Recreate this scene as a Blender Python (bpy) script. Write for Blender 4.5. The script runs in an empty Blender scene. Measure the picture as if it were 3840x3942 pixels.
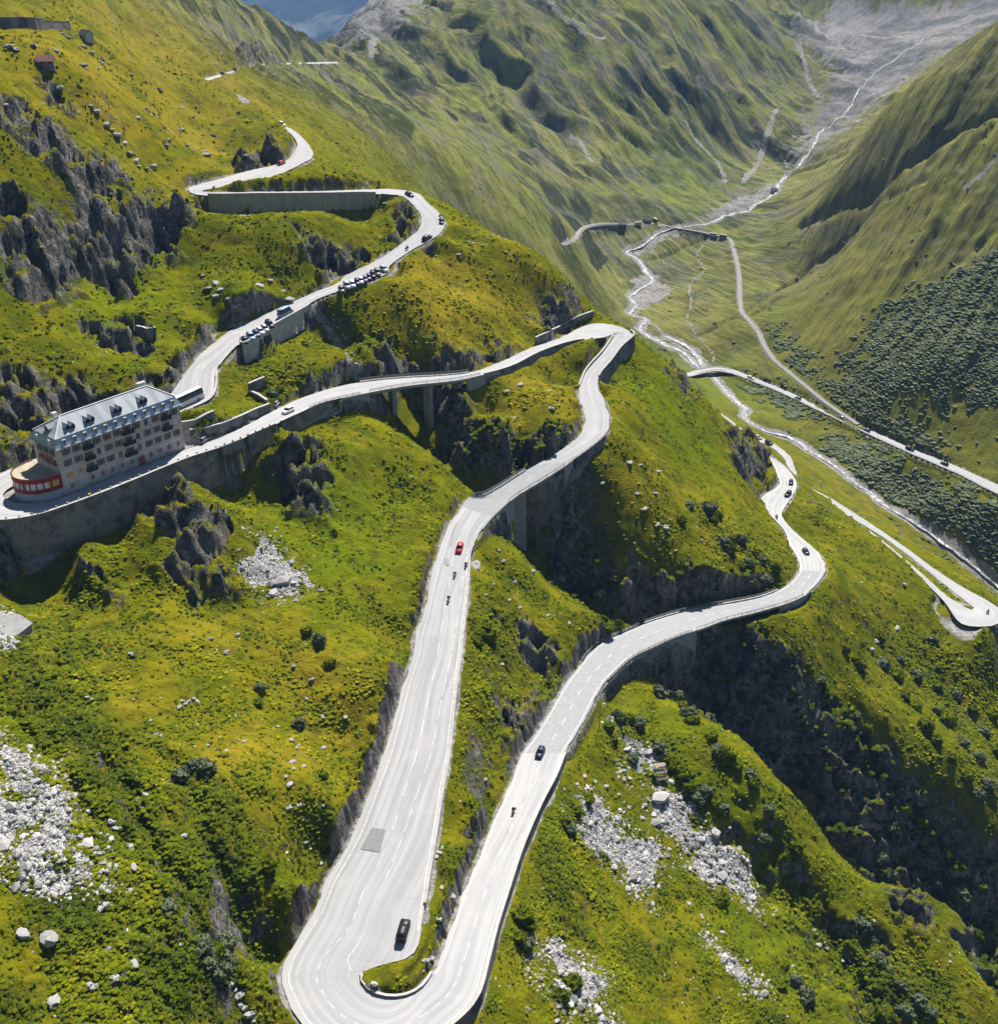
import bpy, math, random
import numpy as np
# ------------------------------------------------------------------ camera, sky, sun, exposure
scene = bpy.context.scene
COL = scene.collection
PITCH = 28.0
FPX, CXP, CYP = 4400.0, 1920.0, 1971.0          # focal length and centre in photo pixels (3840 x 3942)
cam_d = bpy.data.cameras.new("camera"); cam = bpy.data.objects.new("camera", cam_d); COL.objects.link(cam)
cam_d.sensor_fit = 'HORIZONTAL'; cam_d.sensor_width = 36.0; cam_d.lens = 36.0 * FPX / 3840.0
cam_d.clip_start = 1.0; cam_d.clip_end = 40000.0
cam.location = (0, 0, 0); cam.rotation_euler = (math.radians(90 - PITCH), 0, 0)
scene.camera = cam
scene.render.resolution_x, scene.render.resolution_y = 997, 1024
SUN_EL, SUN_AZ = 50.0, 14.0                      # azimuth measured from +Y (view direction) towards +X
world = bpy.data.worlds.new("World"); scene.world = world; world.use_nodes = True
wn = world.node_tree.nodes; wl = world.node_tree.links; wn.clear()
sky = wn.new('ShaderNodeTexSky'); sky.sky_type = 'NISHITA'; sky.sun_disc = False
sky.sun_elevation = math.radians(SUN_EL); sky.sun_rotation = math.radians(SUN_AZ); sky.altitude = 2300
bg = wn.new('ShaderNodeBackground'); bg.inputs[1].default_value = 0.05
wo = wn.new('ShaderNodeOutputWorld'); wl.new(sky.outputs[0], bg.inputs[0]); wl.new(bg.outputs[0], wo.inputs[0])
sun_d = bpy.data.lights.new("sun", 'SUN'); sun_d.energy = 5.0; sun_d.angle = math.radians(0.5); sun_d.color = (1.0, 0.955, 0.88)
sun = bpy.data.objects.new("sun", sun_d); COL.objects.link(sun)
sun.rotation_euler = (math.radians(90 - SUN_EL), 0, math.radians(180 - SUN_AZ))
scene.view_settings.view_transform = 'Standard'; scene.view_settings.look = 'None'
scene.view_settings.exposure = 0.82; scene.view_settings.gamma = 1.0
scene.render.engine = 'CYCLES'; scene.cycles.use_denoising = True
scene.cycles.max_bounces = 6; scene.cycles.diffuse_bounces = 3; scene.cycles.volume_bounces = 0
scene.cycles.use_adaptive_sampling = True; scene.cycles.adaptive_threshold = 0.02
R_ = math.radians
rng = np.random.default_rng(7); random.seed(7)
CP, SP = math.cos(R_(PITCH)), math.sin(R_(PITCH))

def ray(px, py):
    xr = (px - CXP) / FPX; yu = (CYP - py) / FPX
    return np.array((xr, CP + yu * SP, -SP + yu * CP))
def UZ(px, py, z):
    d = ray(px, py); return d * (z / d[2])
def UY(px, py, Y):
    d = ray(px, py); return d * (Y / d[1])
def project(P):
    P = np.asarray(P, float); x, y, z = P[..., 0], P[..., 1], P[..., 2]
    dep = y * CP - z * SP; up = y * SP + z * CP
    return CXP + FPX * x / dep, CYP - FPX * up / dep

# heights were first read off with another guess of the lens; these two bring them to this camera
def zmap(z): return -126.0 - .93 * (-z - 100.0)
def ymap(y): return y * np.interp(y, [280,330,420,520,620,900,1500,2600,6000], [1,.95,.87,.8,.75,.68,.65,.65,1])
# ------------------------------------------------------------------ noise
def _h(ix, iy, s):
    h = (ix.astype(np.int64) * 374761393 + iy.astype(np.int64) * 668265263 + s * 1442695041) & 0x7fffffff
    h = ((h ^ (h >> 13)) * 1274126177) & 0x7fffffff
    return h ^ (h >> 16)
def pn(x, y, s=0):
    ix = np.floor(x); iy = np.floor(y); fx = x - ix; fy = y - iy
    ux = fx * fx * fx * (fx * (fx * 6 - 15) + 10); uy = fy * fy * fy * (fy * (fy * 6 - 15) + 10)
    def g(dx, dy):
        a = (_h(ix + dx, iy + dy, s) & 1023) * (2 * math.pi / 1024)
        return np.cos(a) * (fx - dx) + np.sin(a) * (fy - dy)
    a = g(0, 0); b = g(1, 0); c = g(0, 1); d = g(1, 1)
    return 1.5 * ((a + (b - a) * ux) + ((c + (d - c) * ux) - (a + (b - a) * ux)) * uy)
def fbm(x, y, s=0, o=4, g=.5):
    t = 0; a = 1
    for k in range(o): t = t + a * pn(x, y, s + 17 * k); x = x * 2.03 + 5.1; y = y * 2.03 + 1.7; a *= g
    return t
def ridge(x, y, s=0, o=4, g=.5):
    t = 0; a = 1
    for k in range(o): t = t + a * (1 - 2 * np.abs(pn(x, y, s + 17 * k))); x = x * 2.07 + 3.1; y = y * 2.07 + 8.7; a *= g
    return t
def facets(x, y, s=0):
    """broken-rock relief: cells, each a tilted flat facet at its own height (about -1..1), and the distance to the cell's rim"""
    ix = np.floor(x); iy = np.floor(y); best = np.full(x.shape, 1e9); sec = best.copy(); val = np.zeros(x.shape)
    for dx in (-1, 0, 1):
        for dy in (-1, 0, 1):
            h = _h(ix + dx, iy + dy, s); px = ix + dx + .15 + .7 * (h & 255) / 255.; py = iy + dy + .15 + .7 * ((h >> 8) & 255) / 255.
            d = np.abs(x - px) + np.abs(y - py) * .9 + .25 * np.hypot(x - px, y - py); o = ((h >> 16) & 127) / 63.5 - 1; tx = ((h >> 5) & 63) / 31.5 - 1; ty = ((h >> 11) & 63) / 31.5 - 1
            v = o + 1.3 * (tx * (x - px) + ty * (y - py)); u = d < best; sec = np.where(u, best, np.minimum(sec, d)); val = np.where(u, v, val); best = np.where(u, d, best)
    return val, sec - best
def sstep(a, b, x):
    t = np.clip((x - a) / (b - a), 0, 1); return t * t * (3 - 2 * t)

# ------------------------------------------------------------------ the hotel's own frame (s along the front, t towards the valley)
HA = np.array((-104.74, 245.93)); HE = np.array((0.6248, 0.7808)); HN = np.array((0.7808, -0.6248))
def HW(s, t): p = HA + HE * s + HN * t; return p[0], p[1]

# ------------------------------------------------------------------ road traces: stations (left edge, right edge) in photo pixels, or world
# each: list of (lx,ly,rx,ry, z or None)  |  ('w', s_l,t_l,s_r,t_r, z) in the hotel frame
ROADS = {}
ROADS['main'] = [
 # coming down from the pass: the wall above the hotel hairpin
 (1059,472,1078,478,-54.8),(1119,514,1128,500,None),(1144,555,1172,538,None),(1129,590,1197,572,None),(1110,612,1200,606,-61),(1059,635,1109,655,None),(958,655,1008,696,-62.6),(857,686,877,718,None),
 (770,708,800,728,None),(728,722,782,733,-63.4),(735,741,785,737,None),(800,753,800,740,-63.9),(1000,751,1000,737,-65.05),(1250,749,1250,734,None),(1421,746,1433,728,-70.6),
 (1515,751,1515,728,None),(1553,757,1603,742,None),(1588,786,1641,776,None),(1616,821,1679,810,None),(1622,862,1712,850,None),(1604,890,1700,888,None),(1578,912,1666,918,None),(1530,950,1584,962,None),(1468,991,1500,1022,None),
 (1400,1026,1490,1052,None),(1326,1063,1351,1106,None),(1296,1091,1304,1120,None),(1200,1129,1215,1154,-87),(1124,1164,1168,1187,None),(1057,1190,1057,1249,None),(960,1233,950,1318,None),(892,1268,910,1330,None),(800,1337,855,1393,None),(730,1413,831,1430,None),(656,1518,810,1531,-96),
 ('w',44,-24,44,-14,-123.2),('w',28,-22.5,28,-13.5,-124),('w',12,-22,12,-13.5,-124.8),('w',0,-22,1,-14,-125.2),('w',-9,-20.5,-5,-13.5,-125.5),('w',-16.5,-15,-9.5,-11.5,-125.7),('w',-19,-8,-10.5,-8,-125.8),('w',-17.5,-1,-9.5,-4,-125.9),('w',-11,3.6,-6,-0.8,-126),('w',-3,5.1,-2,0.8,-126),('w',10,5.9,10,1.0,-126),('w',24,5.5,24,1.0,-126.2),
]
ROADS['down'] = [
 ('w',22,1.0,22,5.6,-126.1),('w',33,1.0,33,5.4,-126.4),(852,1682,852,1720,-101),(960,1632,978,1669,None),(1080,1568,1154,1590,None),(1200,1518,1240,1552,-104),(1347,1478,1384,1518,None),(1531,1456,1568,1485,None),(1715,1445,1751,1465,-109),(1825,1430,1862,1441,None),(1935,1390,1972,1408,None),(2046,1338,2082,1353,None),(2156,1301,2193,1316,None),
 (2229,1263,2270,1305,None),(2281,1246,2320,1299,None),(2350,1248,2352,1288,-117),(2425,1275,2364,1285,None),(2438,1294,2360,1294,-118),(2391,1338,2318,1353,None),(2347,1397,2259,1419,None),(2310,1441,2233,1472,None),(2299,1485,2226,1500,None),(2318,1529,2229,1540,None),(2340,1588,2244,1581,None),(2342,1647,2251,1625,None),(2318,1684,2229,1676,None),(2266,1728,2156,1735,None),(2215,1765,2082,1779,None),(2149,1809,2009,1820,None),(2068,1860,1935,1868,None),(1994,1904,1862,1908,None),(1935,1949,1803,1916,None),(1866,2020,1759,1976,-130.3),
 (1829,2083,1715,2045,None),(1807,2133,1684,2139,None),(1803,2202,1658,2228,None),(1797,2291,1633,2354,None),(1781,2436,1604,2429,None),(1766,2562,1590,2518,None),(1747,2719,1551,2644,None),(1728,2900,1485,2880,-140.2),(1703,3037,1423,3050,None),(1676,3214,1369,3187,None),(1649,3378,1321,3282,None),(1628,3514,1258,3390,None),(1594,3668,1205,3520,-145.3),
 (1470,3715,1123,3651,None),(1389,3747,1082,3753,None),(1395,3785,1100,3830,None),(1425,3818,1157,3942,None),(1470,3836,1270,4045,-147.2),(1510,3841,1440,4090,None),(1555,3837,1610,4045,None),(1595,3821,1700,3975,None),(1630,3795,1790,3900,None),(1662,3747,1845,3820,-148.4),
 (1703,3672,1880,3690,None),(1737,3569,1912,3565,None),(1785,3433,1955,3430,None),(1840,3310,2008,3270,None),(1894,3173,2079,3105,None),(1956,3037,2138,2990,None),(2010,2900,2174,2900,-158),(2048,2846,2210,2836,None),(2095,2772,2250,2770,None),(2132,2709,2285,2700,None),(2176,2633,2318,2640,None),(2214,2583,2359,2595,None),(2271,2513,2429,2532,None),(2328,2469,2504,2495,None),(2410,2432,2599,2452,-166.5),(2504,2393,2693,2422,None),(2620,2358,2778,2390,None),(2740,2334,2850,2371,None),(2869,2312,2929,2350,-173.5),(2945,2293,3043,2316,None),(3020,2259,3118,2274,None),(3066,2213,3164,2221,None),(3077,2176,3175,2183,None),(3058,2130,3156,2138,None),(3035,2092,3111,2092,None),(3020,2047,3066,2055,None),(2982,2002,3028,2017,-184),(2922,1940,3009,1985,None),(2924,1925,3012,1965,None),(2945,1903,3043,1918,None),(2998,1866,3066,1873,None),(2990,1828,3058,1843,None),(2967,1775,3020,1797,-193),(2948,1750,2978,1765,None),
]
ROADS['valley'] = [
 (4400,2165,4400,2118,-251),(3840,1903,3840,1866,-245),(3686,1825,3686,1797,None),(3497,1743,3504,1722,None),(3345,1673,3345,1650,None),(3156,1584,3156,1563,None),(3005,1512,3005,1495,None),(2884,1463,2892,1450,None),(2808,1436,2824,1423,None),(2755,1428,2763,1412,-233),(2710,1435,2703,1419,None),(2665,1447,2657,1431,None),(2625,1463,2616,1453,-231),
 (2720,1556,2710,1550,None),(2800,1618,2800,1608,None),(2854,1658,2854,1650,-224.5),(2914,1695,2929,1684,None),(2975,1726,2990,1716,None),(3020,1770,3040,1758,None),(3040,1830,3062,1815,None),(3073,1870,3080,1856,None),(3187,1932,3187,1913,-219),(3270,1990,3270,1964,None),(3383,2058,3383,2038,None),(3497,2140,3497,2117,None),(3610,2231,3610,2200,None),(3701,2304,3724,2272,None),(3737,2330,3799,2312,None),(3748,2340,3850,2348,-211.5),(3742,2346,3862,2385,None),(3716,2339,3815,2410,None),(3648,2297,3700,2400,-209.5),(3600,2256,3633,2316,None),(3557,2217,3557,2238,None),(3459,2134,3482,2162,None),(3345,2043,3383,2083,None),(3265,1990,3292,2010,-203),
]
ROADS['contour'] = [(780,316,788,302,'n',535),(860,292,868,279,'n',572),(925,274,930,262,'n',640),(955,266,955,256,'n',700),(1000,252,1000,246,'n',790),(1150,246,1150,241,'y',1420),(1300,243,1300,237,'y',1530)]

def densify(st):
    """stations -> world left/right edge points, z interpolated along 3-D length between anchors"""
    n = len(st); z = [None] * n
    for i, s in enumerate(st):
        if s[0] == 'w': z[i] = s[5]
        elif len(s) == 6: z[i] = UY(s[0], s[1], s[5] if s[4] == 'n' else ymap(s[5]))[2]
        elif s[4] is not None: z[i] = zmap(s[4])
    anc = [i for i in range(n) if z[i] is not None]
    zz = np.interp(range(n), anc, [z[i] for i in anc])
    for it in range(14):
        C = []
        for i, s in enumerate(st):
            if s[0] == 'w':
                a = HW(s[1], s[2]); b = HW(s[3], s[4]); L = np.array((*a, zz[i])); Rr = np.array((*b, zz[i]))
            else:
                L = UZ(s[0], s[1], zz[i]); Rr = UZ(s[2], s[3], zz[i])
            C.append((L, Rr))
        M = np.array([(a + b) / 2 for a, b in C])
        ln = np.concatenate(([0], np.cumsum(np.hypot(*(M[1:, :2] - M[:-1, :2]).T))))
        new = np.interp(ln, ln[anc], [zz[i] for i in anc])
        zz = zz * .4 + new * .6
    return np.array([c[0] for c in C]), np.array([c[1] for c in C])
def catmull(P, step):
    P = np.asarray(P); n = len(P); out = []; idx = []
    for i in range(n - 1):
        p0 = P[max(i - 1, 0)]; p1 = P[i]; p2 = P[i + 1]; p3 = P[min(i + 2, n - 1)]
        k = max(1, int(step[i]))
        for j in range(k):
            t = j / k
            out.append(.5 * ((2 * p1) + (-p0 + p2) * t + (2 * p0 - 5 * p1 + 4 * p2 - p3) * t * t + (-p0 + 3 * p1 - 3 * p2 + p3) * t ** 3)); idx.append(i + t)
    out.append(P[-1]); idx.append(n - 1)
    return np.array(out), np.array(idx)
RD = {}
for k, st in ROADS.items():
    L, Rr = densify(st)
    M = (L + Rr) / 2; seg = np.hypot(*(M[1:, :2] - M[:-1, :2]).T)
    stp = np.maximum(2, np.round(seg / 2.0))
    Ld, idx = catmull(L, stp); Rd, _ = catmull(Rr, stp)
    zc = (Ld[:, 2] + Rd[:, 2]) / 2
    ker = np.ones(5) / 5; zs = np.convolve(np.pad(zc, 2, 'edge'), ker, 'valid'); Ld[:, 2] = zs; Rd[:, 2] = zs
    RD[k] = dict(L=Ld, R=Rd, C=(Ld + Rd) / 2, i=idx, n=len(st))
# station ranges where the road is carried by a bridge (terrain stays below it)
BRIDGES = [('down', 6.2, 8.9), ('down', 27.8, 30.6), ('down', 71.0, 75.6), ('valley', 8.2, 10.6)]
NTH, DR = 760, .0026
# ------------------------------------------------------------------ terrain: spot heights read off the photograph
# (px, py, height) - heights relative to the camera; 'y' entries give the distance ahead instead
SPOTS = """0 3942 -122;0 3500 -116;0 3000 -111;0 2500 -109;0 2200 -110.5;400 3942 -128;400 3500 -122.5;400 3000 -117;400 2500 -115;800 3942 -138.5;800 3500 -131;800 3000 -124.5;800 2600 -121.5;700 2350 -117
1050 3942 -146;1000 3720 -141.5;1000 3300 -133.5;1200 3000 -132;1100 2600 -127.5;1150 3420 -138;1300 3130 -136;1420 2870 -134.5;1500 2550 -132.5;1600 2250 -130;300 2150 -111.5;520 2060 -108.5;300 2085 -109
720 1880 -105;830 2120 -113;700 2310 -117.5;560 2000 -107;640 1850 -105.5;1050 1690 -104.5;1200 1850 -114;1150 2000 -118.5;930 1950 -114.5;1300 1720 -110;1500 1900 -124;1300 2050 -122;1560 1680 -116;1700 1800 -123;1750 1890 -127.5;1000 2250 -121;1300 2350 -126.5
1640 1560 -120;1720 1720 -129;1850 1810 -131.5;1950 1690 -122.5;1850 1600 -121;1900 1600 -117.5;2100 1560 -118.5;2200 1500 -118.5;1780 1515 -112;2080 1690 -123;2200 1640 -121.5
2250 1335 -122;2290 1312 -121;2190 1420 -121.5;2100 1440 -119.5;2000 1850 -138;2050 2000 -145;2330 2380 -171;2200 2110 -154;2250 1900 -139;2400 2260 -163;2500 2100 -153;2700 2150 -158;2800 2000 -160;2600 1900 -146;2900 2150 -167;2700 2235 -161.5;2400 2010 -146;2840 2235 -167.5
1900 2200 -139;2000 2160 -141;2200 2330 -155.5;2100 2500 -154;1900 2600 -146;1830 2800 -145;2000 2750 -153;1850 3100 -147.5;1720 3450 -147;1500 3780 -146.3;1880 2040 -134;2300 2370 -163;2150 2300 -152
2000 3942 -157;2300 3942 -170;2600 3942 -184;3000 3942 -200;3400 3942 -213;3840 3942 -229;2498 2620 -174;2674 2740 -180;2882 2904 -186;3088 3115 -193;3290 3356 -203;3531 3440 -211;3720 3694 -221;3840 3877 -228;2400 2900 -171;2600 3200 -181;2300 3300 -170;2900 3400 -192;2600 3600 -184;3200 3650 -205.5;2150 3550 -163;1960 3800 -155.5;3450 3700 -214;2280 3050 -166.5;2350 2720 -168.5
2700 2600 -190;2850 2500 -182;3000 2700 -195;3000 2900 -211;3200 2800 -204;3300 3100 -225;3300 3300 -235;3600 3300 -245;3700 3550 -254;3840 3500 -260;2950 2450 -176.5;3200 2600 -193;3400 2780 -207;3560 2950 -219;3700 3100 -230;3840 3260 -241
3400 2500 -205;3200 2350 -183.5;3600 2450 -213;3700 2420 -211.5;3640 2480 -212.8;3740 2490 -213;3835 2460 -213;3850 2540 -220;3840 2600 -231;3650 2700 -223;3300 2250 -191;3500 2330 -204;3150 1990 -190;3250 2100 -194;2500 2530 -184
2500 1500 -131;2450 1700 -134;2700 1700 -153;2850 1850 -168;2450 1310 -122.5;2600 1440 -136;2800 1620 -163;2950 1770 -190;2650 1550 -143;2900 1950 -176
2300 1050 -222;2420 1140 -232;2700 1100 -228;2700 1300 -233;3000 1300 -222;2900 1150 -222;3200 1500 -231;3400 1550 -227;3600 1400 -205;3840 1650 -228;3840 1450 -208;3840 1000 n659;3500 1000 n690;3200 1000 n790;3000 900 -203;3840 700 n717;3500 700 n756;3200 700 n872;2500 840 -210;2440 960 -225;2480 1200 -235;2687 1410 -238;3300 1880 -254;3600 2080 -268;3840 2260 -278;3000 1690 -243;3500 1850 -252;3840 2000 -262;2950 1600 -238;3150 1780 -248;2560 1330 -236.5;3400 2010 -240;3650 2200 -244;3840 2300 -238;3090 1850 -225
3840 400 n783;3500 450 n817;3300 600 n925;3840 105 n862;3500 330 n862;3650 215 n915;3400 420 n860;3840 210 n1120;3650 320 n1150;3500 430 n1080;3840 25 n1750;3700 90 n1700;3560 220 n1520;3420 370 n1380;3160 490 n1300;3300 313 n1480;3590 120 n1750;2950 740 y1650;3330 0 n2000;3750 0 n1950
1900 0 y2150;2200 0 y2200;2600 0 y2300;2900 0 y2600;3100 0 y2900;1900 300 y1900;2200 300 y1880;2600 300 y1980;2900 300 y2250;2200 600 y1640;2600 600 y1740;2850 600 y1900;1700 100 y2150;1500 100 y2150;1450 20 y2250;2600 780 y1520;2100 750 y1400;1650 20 y2250
1350 300 y1480;1500 300 y1650;1500 400 y1350;1700 600 y1150;1900 800 y1120;2050 950 y1100;2200 900 y1250;1400 500 y1050;1600 700 y920;1300 450 y960;1800 450 y1650;1950 600 y1480;1300 270 y1480;1150 300 y1200;1000 280 y1180
1240 185 y1900;830 0 y1300;1000 80 y1450;1150 135 y1600;1250 195 y1780;1300 150 y2050;600 0 y1000
0 0 y620;400 0 y800;0 100 y560;0 300 y470;300 250 y560;600 300 y690;700 150 y900;500 100 y800;0 500 y420;300 500 y500;600 550 y570;850 450 y700;950 600 y650
0 620 y400;0 1180 y330;300 620 y445;350 1050 y390;700 800 y462;700 1000 y430;250 1200 y345;600 1200 y365;300 1400 y310;100 1500 y290;0 1700 y262;450 1500 y305;0 1400 y300;300 1600 y285;500 700 y470;150 800 y390;500 1000 y410
700 1350 y332;900 1100 y396;1100 900 y452;1300 850 y492;1000 830 y502;1200 820 y522;1450 850 y540;800 1230 y362
1800 880 n438;2000 960 n425;2150 1080 n424;2240 1190 n425;1500 1150 -95;1700 1100 -92;1900 1200 -100;1400 1350 -99;1700 1350 -103;1950 1300 -106;1250 1350 -97.5;1100 1400 -95.5;1000 1450 -96.5;1750 930 -83;1650 1000 -86;2100 1250 -108;1310 1320 -100.5"""
GUARD = [  # what the photograph hides: gorge bed, back slopes, far ground (world, first-guess camera)
 (58,285,-197),(75,268,-214),(92,250,-228),(112,238,-240),(135,222,-250),(160,205,-260),(190,190,-270),
 (100,525,-188),(120,560,-206),(150,590,-222),(85,560,-192),(75,640,-212),(0,610,-118),(30,570,-128),(-10,720,-145),(60,530,-145),(0,860,-190),(80,720,-205),(120,700,-222)]
def old2new(P):
    x, y, z = P; c, s = math.cos(R_(24)), math.sin(R_(24)); dep = y * c - z * s; up = y * s + z * c
    return UZ(1920 + 4000 * x / dep, 1971 - 4000 * up / dep, zmap(z))
CT = []
for ln in SPOTS.replace("\n", ";").split(";"):
    a = ln.split()
    if len(a) < 3: continue
    px, py = float(a[0]), float(a[1])
    CT.append(UY(px, py, ymap(float(a[2][1:]))) if a[2][0] == 'y' else UY(px, py, float(a[2][1:])) if a[2][0] == 'n' else UZ(px, py, zmap(float(a[2]))))
for g in GUARD: CT.append(old2new(g))
# around the frame and far away
for px, py, Y in ((1000,110,9000),(1300,110,9000),(1200,175,8000),(900,-60,9500),(1450,-60,9500),(600,-100,9800),(1900,-150,9800),(1200,-300,11500),(400,-300,11500),(2200,-300,11500)): CT.append(UY(px, py, Y))
for th, r, z in ((-44,300,-95),(-44,200,-118),(-44,140,-132),(-44,95,-136),(-30,95,-142),(-15,95,-158),(0,100,-176),(15,110,-205),(28,120,-240),(40,130,-262),(44,200,-300),(44,300,-310),(44,420,-305),(44,600,-240),(44,800,-110),(44,1300,-110),(-44,420,-50),(-44,600,10),(-44,1000,120),(-44,1800,250),(-30,1400,90),(-22,1700,80),(0,2200,180),(15,2400,220),(30,2800,180),(44,2400,120),(-30,3000,300),(0,3500,300),(30,4000,350),(0,60,-150),(-40,60,-125),(40,60,-240),
                 (-12.5,1500,-260),(-11.5,2300,-420),(-11,3500,-700),(-11,5500,-980),(-9.3,1600,-230),(-8.6,1600,-222),(-8.6,2300,-420),(-8.8,3500,-700),(-7.5,2300,-330),(-7,4000,-600),(-14,1700,-200),(-14.5,3000,-400),(-4,3000,-200)):
    CT.append(np.array((r * math.sin(R_(th)), r * math.cos(R_(th)), z)))
def on_bridge(k, i): return any(b[0] == k and b[1] <= i <= b[2] for b in BRIDGES)
# beside the roads: how far the natural ground lies above (cut) or below (wall, bank) the carriageway
SIDES = [ # road, from station, to station, 'L'/'R', distance from the edge, height difference
 ('main',0,8,'L',4,2.6),('main',8,11,'R',3,.5),('main',10.5,14,'L',2.5,-7.5),('main',15,22,'L',5,2.5),('main',15,22,'R',4,-1.5),('main',22,29,'L',5,4),('main',22.5,27,'R',3,-1.5),('main',27.5,30.5,'R',2.5,-6),('main',31,34,'R',4,-2.5),('main',31,37,'L',5,4.5),('main',37,40,'L',5,7),('main',40,42,'L',5,1),('main',42.3,46.5,'L',2.5,-13),
 ('down',1,3.2,'R',2.5,-12),('down',3.2,6,'R',2.5,-5.5),('down',2.5,5,'L',3,3),('down',8,9.5,'L',3,4.5),('down',8.9,11.8,'R',3,-3),('down',9.5,11,'L',4,3),('down',11,12.6,'L',4,1),('down',14,16,'L',4,-1),('down',16,21,'L',3,-6),('down',18.2,20.6,'R',2.5,-4),('down',21,25,'L',4,-1.5),('down',22.5,26,'R',4,3.5),('down',24.5,27.5,'L',2.5,-3.5),
 ('down',31.8,34,'R',3,3),('down',34,39,'R',4,3),('down',39,46,'R',4,6),('down',46,50,'R',4,-1.5),('down',31.5,34,'L',2.5,-3),('down',34,44,'L',3,-2),('down',50,56,'R',3,-4),('down',56,66,'R',3,-3.5),('down',59,66,'L',3,4.5),('down',47,55,'L',4,1.2),('down',75.6,79,'R',4,-1),('down',76,79,'L',4,2),('down',80,83,'L',4,4),('down',85,89,'L',4,5),('down',80,84,'R',3,-3.5),('valley',1,7,'L',4,-2.2),('valley',22,27,'L',5,.5)]
for k, d in RD.items():
    acc = 0
    for j in range(len(d['i'])):
        if j: acc += np.hypot(*(d['C'][j] - d['C'][j - 1])[:2])
        if j and acc < 9: continue
        acc = 0; i = d['i'][j]
        if on_bridge(k, i) or (k == 'valley' and 12.4 < i < 14.6) or (k=='valley' and 18.4<i<19.8): continue
        CT.append(d['C'][j])
        for (kk, a, b, sd, dist, dz) in SIDES:
            if kk == k and a <= i <= b:
                E, O = (d['L'][j], d['R'][j]) if sd == 'L' else (d['R'][j], d['L'][j])
                v = (E - O)[:2]; v = v / np.hypot(*v)
                CT.append(np.array((*(E[:2] + v * dist), E[2] + (dz * float(np.clip(.75 + 1.1 * pn(np.array([E[0] / 17.]), np.array([E[1] / 17.]), 661)[0], .25, 1.5)) if dz > 1.5 else dz))))
CT = np.array(CT)
cth = np.arctan2(CT[:, 0], CT[:, 1]); crr = np.hypot(CT[:, 0], CT[:, 1]); crho = np.log(crr); ce = CT[:, 2] / crr
def tps_solve(X, v, lam):
    n = len(X); D2 = ((X[:, None] - X[None]) ** 2).sum(2); K = .5 * D2 * np.log(D2 + 1e-12) + lam * np.eye(n)
    Pm = np.c_[np.ones(n), X]; A = np.zeros((n + 3, n + 3)); A[:n, :n] = K; A[:n, n:] = Pm; A[n:, :n] = Pm.T
    return np.linalg.solve(A, np.r_[v, 0, 0, 0])
def tps_eval(X, w, Q):
    out = np.empty(len(Q)); n = len(X)
    for a in range(0, len(Q), 20000):
        q = Q[a:a + 20000]; D2 = (q ** 2).sum(1)[:, None] + (X ** 2).sum(1)[None] - 2 * q @ X.T; np.maximum(D2, 1e-12, out=D2)
        out[a:a + 20000] = (.5 * D2 * np.log(D2)) @ w[:n] + w[n] + q @ w[n + 1:]
    return out
XC = np.c_[cth, crho]
W = tps_solve(XC, ce, 2e-5)
# polar grid centred under the camera (fine near, coarse far): only the spacing depends on it
TH = np.linspace(-.77, .77, NTH)
rho = [math.log(58)]
while rho[-1] < math.log(15000):
    r = math.exp(rho[-1]); rho.append(rho[-1] + DR * (3.0 if r < 105 else 1.0 if r < 1150 else 1.2 if r < 1700 else 5.0))
RHO = np.array(rho); NR = len(RHO)
tc = np.linspace(TH[0], TH[-1], 230); rc = np.linspace(RHO[0], RHO[-1], 640)
Qc = np.stack(np.meshgrid(tc, rc, indexing='ij'), -1).reshape(-1, 2)
Ec = tps_eval(XC, W, Qc).reshape(len(tc), len(rc))
def cubw(x, src):
    n = len(src); h = src[1] - src[0]; f = np.clip((x - src[0]) / h, 1, n - 2.001); i = np.floor(f).astype(int); t = f - i
    A = np.zeros((len(x), n)); w = (-.5*t+t*t-.5*t**3, 1-2.5*t*t+1.5*t**3, .5*t+2*t*t-1.5*t**3, -.5*t*t+.5*t**3)
    for k in range(4): A[np.arange(len(x)), np.clip(i - 1 + k, 0, n - 1)] += w[k]
    return A
E0 = cubw(TH, tc) @ Ec @ cubw(RHO, rc).T
RR = np.exp(RHO)[None, :] * np.ones((NTH, 1)); TT = TH[:, None] * np.ones((1, NR))
GX = RR * np.sin(TT); GY = RR * np.cos(TT); GZ = E0 * RR

def grid_at(G, x, y):
    """bilinear read of a grid array at world x, y"""
    x = np.asarray(x, float); y = np.asarray(y, float)
    ft = np.clip((np.arctan2(x, y) - TH[0]) / (TH[1] - TH[0]), 0, NTH - 1.001); fr = np.clip(np.interp(.5 * np.log(x * x + y * y), RHO, np.arange(NR)), 0, NR - 1.001)
    i = ft.astype(int); j = fr.astype(int); a = ft - i; b = fr - j
    return (G[i, j] * (1 - a) + G[i + 1, j] * a) * (1 - b) + (G[i, j + 1] * (1 - a) + G[i + 1, j + 1] * a) * b
EMAX = None
def hit(px, py):
    """where the sight line through a photo pixel first meets the ground"""
    d = ray(px, py); th = math.atan2(d[0], d[1]); e = d[2] / math.hypot(d[0], d[1])
    f = min(max((th - TH[0]) / (TH[1] - TH[0]), 0), NTH - 1.001); i = int(f); a = f - i
    z = GZ[i] * (1 - a) + GZ[i + 1] * a; ee = z / np.exp(RHO)
    j = int(np.argmax(ee >= e))
    if j == 0: j = NR - 1 if ee[0] < e else 1
    e0, e1 = ee[j - 1], ee[j]; t = 0 if e1 == e0 else min(max((e - e0) / (e1 - e0), 0), 1)
    r = math.exp(RHO[j - 1] + t * (RHO[j] - RHO[j - 1]))
    return np.array((r * math.sin(th), r * math.cos(th), e * r))
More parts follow.
